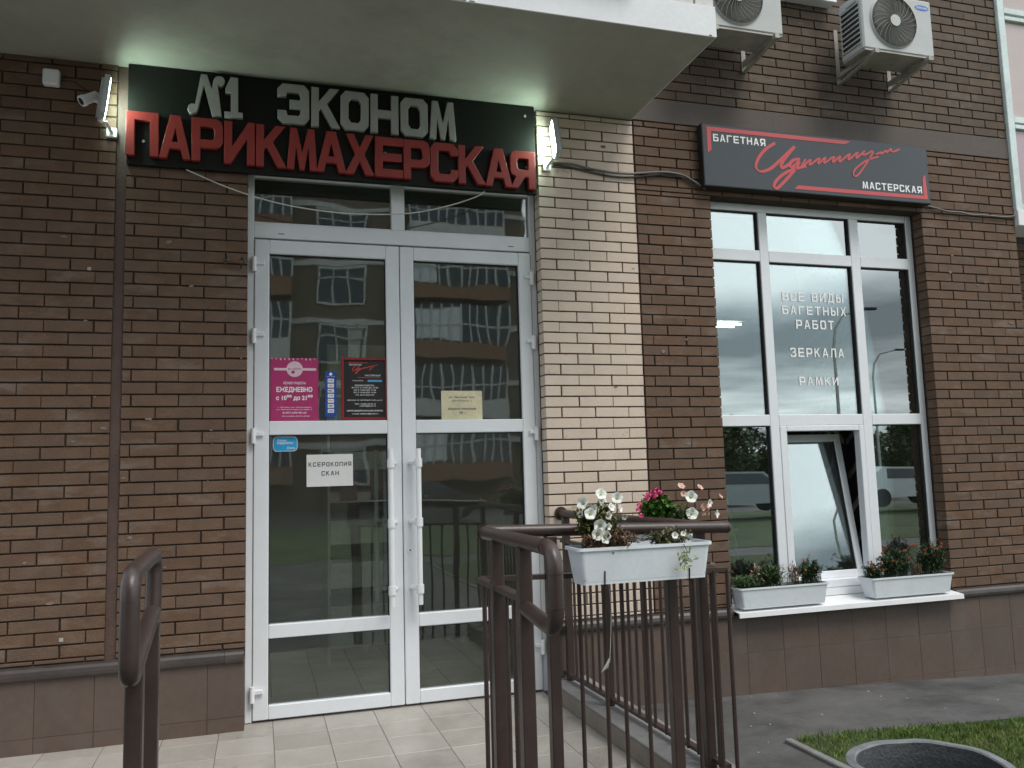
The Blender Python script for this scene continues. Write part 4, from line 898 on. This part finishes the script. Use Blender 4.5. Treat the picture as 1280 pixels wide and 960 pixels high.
gl_ = thing('handrail_loop', (-0.335, -2.9, -0.13), 'brown steel handrail loop on two posts at the left of the landing steps', 'handrail')
O2 = Vector((-0.335, -2.9, -0.13))
P_ = [(-0.375, -2.36, 1.00), (-0.375, -2.36, 1.245), (-0.332, -2.93, 1.245), (-0.332, -2.93, 0.985), (-0.375, -2.36, 1.03)]
MB().tube([tuple(Vector(p)-O2) for p in rail_path([(-0.345, -2.32, 1.06), (-0.345, -2.30, 1.250), (-0.335, -2.93, 1.243), (-0.335, -2.93, 0.955), (-0.345, -2.32, 1.06)], bend=0.07)], 0.0265, 18).build('handrail', railM, gl_)
for (x, y, zt) in ((-0.338, -2.78, 0.975), (-0.345, -2.33, 1.03)):
    MB().box(x-O2.x-0.024, x-O2.x+0.024, y-O2.y-0.024, y-O2.y+0.024, 0, zt+0.13, 0.004).build('post', railM, gl_)

# ------------------------------------------------------------------ planters
def planter(cx, cy, z0, L_, D_, H_, rz, label, ribs=True):
    t_ = thing('flower_box', (cx, cy, z0), label, 'flower box', 'white plastic flower boxes', rz)
    def loop(l, d, z, c): 
        p = []
        for sx, sy_, a0 in ((1, 1, 0), (-1, 1, 90), (-1, -1, 180), (1, -1, 270)):
            for k in range(4):
                a = math.radians(a0+k*30); p.append((sx*(l/2-c)+c*math.cos(a), sy_*(d/2-c)+c*math.sin(a), z))
        return p
    loops = [loop(L_*0.90, D_*0.74, 0, 0.012), loop(L_*0.905, D_*0.75, 0.012, 0.014), loop(L_*0.905, D_*0.76, 0.0125, 0.014), loop(L_*0.965, D_*0.93, H_-0.014, 0.02), loop(L_, D_, H_-0.013, 0.022), loop(L_, D_, H_, 0.022), loop(L_*0.97, D_*0.93, H_, 0.018), loop(L_*0.955, D_*0.88, H_-0.03, 0.016)]
    v = [q for l in loops for q in l]; n = 16
    f = [tuple(reversed(range(n)))]+[(i*n+k, i*n+(k+1) % n, (i+1)*n+(k+1) % n, (i+1)*n+k) for i in range(len(loops)-1) for k in range(n)]
    MB().add(v, f).build('tub', boxM, t_)
    sv = loop(L_*0.956, D_*0.885, H_-0.024, 0.016); g = [(x*0.8*(1), y*0.6, z+random.uniform(0.0, 0.012)) for x, y, z in sv]
    MB().add(sv+g, [tuple(range(n, 2*n))]+[(k, (k+1) % n, n+(k+1) % n, n+k) for k in range(n)]).build('soil', soilM, t_)
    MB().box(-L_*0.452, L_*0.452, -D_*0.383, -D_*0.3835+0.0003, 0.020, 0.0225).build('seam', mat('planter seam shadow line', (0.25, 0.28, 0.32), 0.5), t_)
    return t_
BX1 = planter(1.553, -2.135, 1.022, 0.625, 0.17, 0.152, 0.0, 'white flower box hanging on the front of the brown railing')
for dx in (-0.19, 0.20):
    MB().tube([(dx, 0.135, 0.20), (dx, 0.09, 0.21), (dx, 0.088, -0.006), (dx, -0.066, -0.006), (dx, -0.072, 0.055)], 0.0028, 6).build('hanger', blackM, BX1)
BX2 = planter(2.165, -1.12, 1.00, 0.58, 0.165, 0.14, PI/2, 'white flower box behind the railing, mostly hidden by the front one')
BX3 = planter(3.668, -0.03, 0.468, 0.77, 0.17, 0.15, 0.0, 'left flower box on the white window sill')
BX4 = planter(4.815, -0.03, 0.468, 0.79, 0.17, 0.15, 0.0, 'right flower box on the white window sill')

# ------------------------------------------------------------------ plants
def leaf_quad(mb, p, d, w_, l_, up=Vector((0, 0, 1))):
    d = d.normalized(); s = d.cross(up)
    if s.length < 1e-3: s = Vector((1, 0, 0))
    s.normalize(); nrm = s.cross(d)
    mb.add([p, p+d*l_*0.5+s*w_*0.5+nrm*w_*0.12, p+d*l_-nrm*w_*0.1, p+d*l_*0.5-s*w_*0.5+nrm*w_*0.12], [(0, 1, 2, 3)])
def stems_leaves(cx, cy, z0, rx, ry, h, n, nl, lw, ll, droop=0.3, seed=1):
    rnd = random.Random(seed); st = MB(); lv = MB(); tips = []
    for i in range(n):
        a = rnd.uniform(0, 2*PI); r = rnd.random()**0.6
        b = Vector((cx+rnd.uniform(-rx, rx)*0.6, cy+rnd.uniform(-ry, ry)*0.5, z0))
        t_ = Vector((cx+math.cos(a)*r*rx, cy+math.sin(a)*r*ry, z0+h*rnd.uniform(0.45, 1.0)*(1-0.35*r)))
        mid = (b+t_)/2+Vector((0, 0, h*0.2))
        pts = [b, b.lerp(mid, 0.6), mid.lerp(t_, 0.5), t_-Vector((0, 0, droop*0.03))]
        st.tube(pts, 0.0016, 4, False); tips.append(pts[-1])
        for k in range(nl):
            q = rnd.uniform(0.15, 1.0)*(len(pts)-1); j = min(int(q), len(pts)-2); p = pts[j].lerp(pts[j+1], q-j)
            d = Vector((rnd.gauss(0, 1), rnd.gauss(0, 1), rnd.gauss(0.25, 0.7)))
            s_ = rnd.uniform(0.6, 1.25); leaf_quad(lv, p, d, lw*s_, ll*s_)
    return st, lv, tips
def petunia(mb, p, d, r):
    d = Vector(d).normalized(); a = d.orthogonal().normalized(); b = d.cross(a); v = [p-d*r*0.9]; n = 20
    for k in range(n):
        t_ = 2*PI*k/n; rr = r*(0.96+0.03*math.cos(5*t_)); v.append(p+(a*math.cos(t_)+b*math.sin(t_))*rr*0.45-d*r*0.12)
    for k in range(n):
        t_ = 2*PI*k/n; rr = r*(0.95+0.06*math.cos(5*t_)+0.02*math.sin(9*t_+p.x*90)); v.append(p+(a*math.cos(t_)+b*math.sin(t_))*rr+d*r*(0.12*math.cos(5*t_+1)+0.06*math.sin(3*t_+p.z*70)))
    mb.add(v, [(0, 1+k, 1+(k+1) % n) for k in range(n)]+[(1+k, 1+n+k, 1+n+(k+1) % n, 1+(k+1) % n) for k in range(n)], True)
def puff(mb, p, r, rnd, n=14):
    for i in range(n):
        d = Vector((rnd.gauss(0, 1), rnd.gauss(0, 1), rnd.gauss(0.4, 0.8))).normalized()
        s = d.orthogonal().normalized(); q = d.cross(s)
        c_ = p+d*r*0.7; w_ = r*0.45
        mb.add([c_-s*w_, c_-q*w_+d*w_*0.3, c_+s*w_, c_+q*w_+d*w_*0.3], [(0, 1, 2, 3)])
def plant(name, label, cat, cx, cy, z0, rx, ry, h, n, nl, lw, ll, lm, seed, flowers=(), group=None):
    t_ = thing(name, (cx, cy, z0), label, cat, group)
    st, lv, tips = stems_leaves(0, 0, 0, rx, ry, h, n, nl, lw, ll, seed=seed)
    st.build('stems', dryM if lm is leafY or lm is dryM else leafD, t_); f_ = lv.build('foliage', lm, t_); f_['kind'] = 'stuff'
    for (kind, x, y, z, r, dd, m_) in flowers:
        mb = MB(); p = Vector((x-cx, y-cy, z-z0))
        if kind == 'p': petunia(mb, p, dd, r*1.08)
        else: puff(mb, p, r, random.Random(int(x*1000)+int(z*977)))
        b_ = mb.build('blossom', m_, t_)
        if kind == 'p':
            dv = Vector(dd).normalized(); MB().tube([tuple(p-dv*r*0.30), tuple(p-dv*r*0.1)], r*0.16, 6).build('flower_eye', eyeM, b_)
        # stalk to the plant
        q = Vector((random.uniform(-rx, rx)*0.4, 0, h*0.25)); MB().tube([tuple(p-Vector(dd).normalized()*r*0.8), tuple((p+q)/2+Vector((0, 0, 0.02))), tuple(q)], 0.0014, 4, False).build('stalk', leafM, t_)
    return t_
fd = (-0.3, -1, 0.25)
# big straggling white petunia in the front box (box soil at 1.15)
plant('petunia', 'straggling white petunia with yellowed leaves, left in the front flower box', 'flower', 1.37, -2.12, 1.15, 0.11, 0.07, 0.25, 95, 22, 0.012, 0.028, mat('olive leaf', (0.11, 0.115, 0.03), 0.6, var=0.4, scale=40), 3, [
    ('p', 1.375, -2.17, 1.392, 0.024, (0, -1, 0.5), petW), ('p', 1.384, -2.16, 1.362, 0.022, (0.4, -1, 0.1), petW), ('p', 1.456, -2.15, 1.372, 0.024, fd, petW),
    ('p', 1.300, -2.14, 1.355, 0.024, (-1, -1, 0.2), petW), ('p', 1.318, -2.18, 1.312, 0.024, fd, petW), ('p', 1.352, -2.20, 1.262, 0.026, (-0.5, -1, 0), petW),
    ('p', 1.334, -2.215, 1.228, 0.025, (-0.2, -1, 0), petW), ('p', 1.368, -2.22, 1.215, 0.026, (0.3, -1, -0.1), petW), ('p', 1.51, -2.10, 1.285, 0.014, (0.2, -1, -0.6), petW),
    ('p', 1.345, -2.15, 1.33, 0.017, (-0.6, -1, 0.4), petW), ('p', 1.425, -2.16, 1.335, 0.018, (0.5, -1, 0.4), petW), ('p', 1.405, -2.17, 1.30, 0.016, (0.1, -1, 0), petW), ('p', 1.475, -2.14, 1.325, 0.015, (0.7, -0.8, 0.3), petW), ('p', 1.40, -2.18, 1.255, 0.015, (0.4, -1, 0), petW), ('p', 1.285, -2.15, 1.31, 0.015, (-1, -0.6, 0), petW)])
plant('withered_petunia', 'withered brown petunia spilling over the left rim of the front box', 'flower', 1.40, -2.19, 1.145, 0.14, 0.04, 0.12, 110, 12, 0.009, 0.020, dryM, 5)
plant('withered_petunia', 'withered pale plant at the right of the front box under the railing', 'flower', 1.69, -2.14, 1.15, 0.13, 0.05, 0.10, 80, 9, 0.010, 0.022, mat('pale olive dry leaf', (0.22, 0.20, 0.10), 0.7, var=0.4, scale=40), 6, [('p', 1.70, -2.19, 1.205, 0.014, fd, petW), ('p', 1.745, -2.18, 1.21, 0.011, fd, petW)])
# trailing sprig in front of the box
tr = thing('trailing_sprig', (1.72, -2.225, 1.17), 'pale trailing sprig hanging down the front of the front flower box', 'plant')
st = MB().tube([(0, 0, 0), (0.01, -0.01, -0.03), (-0.005, -0.012, -0.06), (-0.03, -0.014, -0.09)], 0.0018, 5, False); st.build('stem', dryM, tr)
lv = MB(); rr_ = random.Random(4)
for i in range(40): leaf_quad(lv, Vector((rr_.gauss(-0.012, 0.022), -0.012+rr_.uniform(-0.008, 0), rr_.uniform(-0.10, -0.03))), Vector((rr_.gauss(0, 1), -0.3, rr_.gauss(0, 1))), 0.012, 0.026, Vector((0, -1, 0)))
lv.build('foliage', mat('pale green leaf', (0.30, 0.36, 0.20), 0.6, var=0.3, scale=60), tr)
cr_ = thing('dangling_root', (1.41, -2.13, 1.02), 'dry string of roots dangling below the front flower box', 'string')
MB().tube([(0, 0, 0), (0.005, -0.005, -0.10), (0.0, 0, -0.22), (-0.01, 0, -0.33)], 0.0011, 5, False).build('strand', cordM, cr_)
for k in range(5): MB().tube([(-0.01, 0, -0.31), (-0.02-0.006*k, 0.002*k, -0.35-0.004*k)], 0.0014, 4, False).build('strand_end', cordM, cr_)
# plants in the rear box (beyond rail A)
plant('pink_geranium', 'bright pink geranium behind the railing', 'flower', 2.10, -1.23, 1.13, 0.125, 0.09, 0.27, 130, 26, 0.024, 0.028, mat('fresh green leaf', (0.07, 0.17, 0.025), 0.5, var=0.3, scale=40), 9,
      [('f', 2.03+dx, -1.28, 1.352+dz, 0.020, (0, -1, 0), petP) for dx, dz in ((0, 0), (0.028, 0.012), (0.052, 0.018), (0.075, 0.006), (0.04, -0.012), (-0.01, -0.02))]+[('f', 1.955, -1.32, 1.30, 0.018, (0, -1, 0), petP), ('f', 1.945, -1.32, 1.272, 0.016, (0, -1, 0), petP), ('f', 1.962, -1.32, 1.245, 0.015, (0, -1, 0), petP)])
plant('petunia', 'white petunia behind the railing, right of the pink geranium', 'flower', 2.22, -1.32, 1.13, 0.10, 0.07, 0.22, 34, 12, 0.014, 0.026, leafM, 11, [
    ('p', 2.235, -1.38, 1.335, 0.032, fd, petW), ('p', 2.235, -1.38, 1.245, 0.032, fd, petW), ('p', 2.19, -1.36, 1.395, 0.020, (0, -1, 1), petC), ('p', 2.305, -1.36, 1.385, 0.018, (0.4, -1, 1), petC),
    ('f', 2.315, -1.38, 1.275, 0.030, fd, petC), ('f', 2.315, -1.38, 1.245, 0.026, fd, petC), ('p', 2.36, -1.36, 1.295, 0.020, (0.5, -1, 0), petW), ('p', 2.395, -1.37, 1.235, 0.022, (0.8, -1, 0), petW), ('p', 2.43, -1.36, 1.33, 0.016, (1, -1, 1), petC), ('p', 2.195, -1.37, 1.352, 0.016, fd, petC)])
# sill plants
ZS = 0.60
def mg(cx, cy, rx, h, n, lm, seed, label, fl, nl=16, name='marigold', lw=0.010, ll=0.026):
    rr = random.Random(seed); F_ = []
    for k in range(fl):
        F_.append(('f', cx+rr.uniform(-rx, rx)*0.85, cy-0.05+rr.uniform(-.03, .03), ZS+h*rr.uniform(0.45, 1.0), rr.uniform(0.009, 0.014), (0, -0.5, 1), petO))
    return plant(name, label, 'flower', cx, cy, ZS, rx, 0.075, h, n, nl, lw, ll, lm, seed, F_)
mg(3.385, -0.03, 0.13, 0.12, 110, mat('feathery green leaf', (0.06, 0.12, 0.03), 0.5, var=0.35, scale=40), 21, 'low feathery green seedling at the left end of the left sill box', 0, 20, 'seedling', 0.006, 0.030)
mg(3.60, -0.03, 0.14, 0.20, 120, mat('mid green leaf', (0.055, 0.10, 0.03), 0.5, var=0.35, scale=40), 22, 'bushy green plant in the middle of the left sill box', 0, 20, 'seedling', 0.008, 0.030)
mg(3.49, -0.02, 0.05, 0.19, 16, petC, 27, 'reddish dry stalks behind the seedlings in the left sill box', 0, 8, 'dry_plant', 0.008, 0.02)
mg(3.80, -0.03, 0.075, 0.20, 34, dryM, 23, 'withered brown stalks beside the orange marigold in the left sill box', 0, 7, 'dry_plant', 0.007, 0.02)
mg(3.94, -0.03, 0.13, 0.22, 100, leafD, 24, 'dark green marigold with orange heads, right end of the left sill box', 4, 16)
mg(4.50, -0.03, 0.10, 0.15, 80, leafD, 25, 'small marigold at the left end of the right sill box', 6, 14)
mg(4.72, -0.03, 0.18, 0.26, 160, leafD, 26, 'tall bushy dark marigold in the middle of the right sill box', 13, 18)
mg(4.93, -0.02, 0.06, 0.16, 22, dryM, 28, 'withered brown stalks between the two tall marigolds of the right sill box', 0, 7, 'dry_plant', 0.007, 0.02)
mg(5.07, -0.03, 0.15, 0.30, 150, leafD, 29, 'tallest dark marigold, at the right end of the right sill box', 12, 18)

# ------------------------------------------------------------------ lawn blades and the round basin
rnd = random.Random(5)
gm = MB()
def blade(x, y, h, lean):
    a = rnd.uniform(0, 2*PI); w_ = rnd.uniform(0.0018, 0.0035); z = gz(x)+0.02
    dx, dy = math.cos(a)*w_, math.sin(a)*w_; lx, ly = rnd.gauss(0, lean), rnd.gauss(0, lean)
    gm.add([(x-dx, y-dy, z), (x+dx, y+dy, z), (x+dx*0.6+lx*0.5, y+dy*0.6+ly*0.5, z+h*0.65), (x+lx, y+ly, z+h)], [(0, 1, 2), (0, 2, 3)])
for i in range(42000):
    x = 3.02+rnd.random()*4.3; y = -1.06-abs(rnd.random()**1.2)*1.6
    if math.hypot(x-BC[0], y-BC[1]) < BRR+0.01 or y > -1.055-0.07*(x-3.01): continue
    if rnd.random() < 0.55*max(0, math.sin(x*3.1+math.sin(y*4)*1.3)*math.cos(y*5.3+x)): continue
    tuft = 0.5+0.5*math.sin(x*11+math.sin(y*7)*2)*math.sin(y*13+x*3)
    blade(x, y, rnd.uniform(0.018, 0.038)+0.02*tuft*rnd.random(), 0.015)
go = gm.build('grass', grassM, kind='stuff', label='short green lawn grass around the concrete basin', cat='grass')
bs_ = thing('round_basin', (BC[0], BC[1], gz(3.5)), 'round grey concrete basin sunk in the lawn at the lower right', 'basin')
def turned(prof, m, name, smooth=False):
    mb = MB(); n = 64
    for (r0, z0), (r1, z1) in zip(prof[:-1], prof[1:]):
        v = []
        for i in range(n):
            t_ = 2*PI*i/n; w_ = 1+0.008*math.sin(3*t_)+0.006*math.sin(7*t_+1); dz = 0.004*math.sin(2*t_+1)+0.002*math.sin(9*t_)
            v += [(r0*math.cos(t_)*w_, r0*math.sin(t_)*w_, z0+dz), (r1*math.cos(t_)*w_, r1*math.sin(t_)*w_, z1+dz)]
        mb.add(v, [(2*i, 2*((i+1) % n), 2*((i+1) % n)+1, 2*i+1) for i in range(n)], True)
    return mb.build(name, m, bs_)
turned([(0.424, -0.25), (0.424, 0.016), (0.416, 0.026), (0.372, 0.028), (0.364, 0.020)], concG, 'rim')
turned([(0.364, 0.020), (0.352, -0.05), (0.345, -0.16), (0.335, -0.30), (0.0, -0.31)], mat('dark mottled concrete', (0.055, 0.062, 0.066), 0.6, var=0.4, scale=5, bump=0.6, patch=[((0.02, 0.022, 0.024), 5, 0.5, 0.65, 0.8, (1, 1, 1))]), 'inner_wall')  # interior mottled and darker than the rim
# crumbs and small litter on the asphalt
lit = MB()
for i in range(30):
    x, y = rnd.uniform(2.3, 6.2), rnd.uniform(-1.6, -0.1)
    if x > 2.9 and y < -1.0: continue
    s = rnd.uniform(0.002, 0.006); lit.box(x-s, x+s, y-s, y+s, gz(x)-0.001, gz(x)+s*0.8)
lit.build('litter', mat('pale crumbs', (0.42, 0.42, 0.40), 0.8), kind='stuff', label='pale crumbs and petals scattered on the asphalt', cat='litter')

# ------------------------------------------------------------------ across the road: what the glass reflects
brF = mat('far brown brick', (0.14, 0.105, 0.08), 0.85, var=0.15, scale=1.5); brP = mat('far orange brick', (0.22, 0.12, 0.075), 0.85); wlF = mat('far pale render', (0.50, 0.49, 0.46), 0.8); wnF = mat('far dark glass', (0.05, 0.065, 0.08), 0.08)
BY = -37.0
ab = thing('apartment_building', (-8, BY, -0.13), 'brick apartment building with white framed windows across the road', 'building')
ab['label'] = 'brick apartment building with white framed windows reflected in the door glass'
MB().box(-22, 22, -14, 0, 0, 36).build('wall', brF, ab)
for f in range(11):
    z = 1.0+f*3.1
    MB().box(-22.05, 22.05, -0.3, 0.12, z+2.15, z+2.45).build('floor_band', wlF, ab)
wmesh = MB().box(-1.2, 1.2, 0.0, 0.06, 0, 1.7).mesh('window', wnF)
bars = MB()
for a_, b_, c_, d_ in ((-1.25, 1.25, -0.06, 0.04), (-1.25, 1.25, 1.66, 1.76), (-1.25, 1.25, 1.15, 1.22), (-1.25, -1.15, 0.04, 1.66), (1.15, 1.25, 0.04, 1.66), (-0.45, -0.37, 0.04, 1.66), (0.37, 0.45, 0.04, 1.66)): bars.box(a_, b_, 0.062, 0.14, c_, d_)
barm = bars.mesh('window_frame', wlF)
for f in range(10):
    for c_ in range(11):
        if c_ in (3, 7, 9, 10): continue
        wo = link('window', wmesh, ab, (-20+c_*4, 0.0, 1.35+f*3.1)); link('window_frame', barm, wo)
rl_ = random.Random(12)
for xc, hw_ in ((-8, 1.5), (8, 1.5), (18, 2.6)):
    for f in range(10):
        z = 1.4+f*3.1
        bo = MB().box(xc-hw_, xc+hw_, 0.1, 1.3, z, z+0.9).build('loggia', (wlF, brP, brP)[(f+int(hw_)) % 3], ab)
        MB().box(xc-hw_+0.05, xc+hw_-0.05, 0.1, 1.2, z+0.95, z+2.7).build('loggia_glazing', wnF, bo)
        nq = int(hw_*4); 
        for q in range(nq+1): MB().box(xc-hw_+q*(2*hw_-0.09)/nq, xc-hw_+0.09+q*(2*hw_-0.09)/nq, 1.2, 1.29, z+0.9, z+2.75).build('loggia_post', wlF, bo)
        MB().box(xc-hw_, xc+hw_, 1.2, 1.28, z+1.75, z+1.83).build('loggia_rail', wlF, bo)
        if rl_.random() < 0.6: MB().box(xc-hw_+0.2, xc-hw_+0.2+hw_*rl_.uniform(0.3, 1.2), 1.19, 1.215, z+1.0, z+2.6).build('loggia_curtain', curtM, bo)
cum = mat('far window curtain', (0.40, 0.39, 0.35), 0.8)
for f in range(8):
    for c_ in (4, 5, 6, 8):
        if rl_.random() < 0.55:
            x0 = -20+c_*4-1.1+rl_.choice((0, 0.75, 1.5)); MB().box(x0, x0+0.65, 0.0601, 0.061, 1.45+f*3.1, 3.0+f*3.1).build('window_curtain', cum, ab)
        if rl_.random() < 0.25: MB().box(-20+c_*4+1.4, -20+c_*4+2.1, 0.05, 0.35, 1.5+f*3.1, 2.0+f*3.1).build('cooling_unit', wlF, ab)
def street_lamp(x, y, h, rz, label):
    t_ = thing('street_lamp', (x, y, -0.13), label, 'street lamp', 'street lamps across the road', rz)
    MB().tube([(0, 0, 0), (0, 0, h*0.8), (0.12, 0, h*0.9), (0.5, 0, h*0.97), (1.6, 0, h)], [0.09, 0.06, 0.055, 0.05, 0.045], 10).build('pole', galv, t_)
    MB().box(1.5, 2.1, -0.12, 0.12, h-0.06, h+0.06, 0.03).build('lamp_head', blackM, t_)
street_lamp(24.5, -25, 8.5, 0.2, 'nearer tall street lamp reflected in the middle window pane')
street_lamp(36, -36, 8.5, 0.2, 'farther street lamp reflected in the window')
def far_tree(x, y, h, label, seed):
    t_ = thing('tree', (x, y, -0.13), label, 'tree', 'trees across the road')
    MB().tube([(0, 0, 0), (0.1, 0, h*0.35), (0, 0.1, h*0.8)], [0.16, 0.11, 0.04], 8).build('trunk', dryM, t_)
    r_ = random.Random(seed); mb = MB()
    for i in range(1900):
        a = r_.uniform(0, 2*PI); q = r_.random()**0.5; zz = r_.uniform(0.04, 1.0); rr = h*0.52*math.sin(PI*min(1, 0.12+zz*0.84))*q*(0.75+0.25*math.sin(a*3+zz*7))
        p = Vector((math.cos(a)*rr, math.sin(a)*rr, h*zz)); leaf_quad(mb, p, Vector((r_.gauss(0, 1), r_.gauss(0, 1), r_.gauss(0, 1))), 0.3, 0.4)
    c_ = mb.build('crown', leafM, t_); c_['kind'] = 'stuff'
ORD = ('first', 'second', 'third', 'fourth', 'fifth', 'sixth', 'seventh', 'eighth', 'ninth', 'tenth', 'eleventh', 'twelfth', 'thirteenth', 'fourteenth')
for i, (x, y, h) in enumerate(sorted(((19, -42, 5.5), (23.5, -46, 5), (28, -44, 4.5), (32, -46, 5), (36, -44, 4.6), (40.5, -46, 5), (45, -44, 4.7), (49, -46, 5.2), (54, -44, 5), (59, -46, 5.5), (-2, -31, 4.5), (-14, -30, 4)))):
    far_tree(x, y, h, f'green street tree across the road, {ORD[i]} from the right end of the row', i)
hg = thing('hedge', (45, -50, -0.13), 'hedge added behind the street trees to darken the reflection in the lower panes', 'hedge')  # added so the lower panes reflect a dark mass, not bright sky
r_ = random.Random(77); mb = MB()
mb.box(-31, 33, -1.2, 0.2, 0, 2.6)
for i in range(9000):
    x = r_.uniform(-32, 34); top = 3.6+0.8*math.sin(x*0.5)+0.5*math.sin(x*1.3+1); mb_z = top*r_.random()**0.6
    leaf_quad(mb, Vector((x, r_.uniform(0, 1.0), mb_z)), Vector((r_.gauss(0, 1), r_.gauss(0, 1), r_.gauss(0, 1))), 0.4, 0.5)
hgo = mb.build('hedge_foliage', leafD, hg); hgo['kind'] = 'stuff'
def car(x, y, rz, col, label):
    t_ = thing('parked_car', (x, y, -0.13), label, 'car', 'cars parked across the road', rz)
    pm = mat('car paint '+label.split()[0], col, 0.2, var=0.02)
    pr = [(-2.15, 0.35), (2.1, 0.35), (2.15, 0.6), (2.05, 0.78), (1.1, 0.95), (0.45, 1.42), (-1.2, 1.46), (-1.95, 1.0), (-2.18, 0.85)]
    MB().prism(pr, -0.85, 0.85).build('body', pm, t_)
    MB().prism([(-1.1, 1.02), (0.92, 1.0), (0.38, 1.36), (-1.1, 1.39)], -0.856, 0.856).build('side_window', wnF, t_)
    MB().prism([(1.02, 0.985), (0.47, 1.42), (0.40, 1.42), (0.9, 0.96)], -0.72, 0.72).build('windscreen', wnF, t_)
    for wx in (-1.35, 1.3):
        for wy in (-0.8, 0.8): MB().tube([(wx, wy-0.1, 0.33), (wx, wy+0.1, 0.33)], 0.33, 20).build('wheel', blackM, t_)
    for wy in (-0.6, 0.6): MB().box(2.10, 2.17, wy-0.18, wy+0.18, 0.6, 0.74, 0.02).build('headlight', white, t_)
car(16.2, -20, 0.1, (0.34, 0.36, 0.38), 'silver saloon car reflected low in the left window pane')
car(23.0, -20, 0.1, (0.62, 0.64, 0.66), 'white saloon car reflected low in the right window pane')
car(20.2, -29, 0.0, (0.03, 0.06, 0.16), 'blue parked car in the far row across the road')
car(28.5, -29, 0.0, (0.30, 0.02, 0.02), 'red parked car in the far row across the road')
car(6.0, -26, 0.0, (0.05, 0.05, 0.055), 'black parked car before the apartment building')
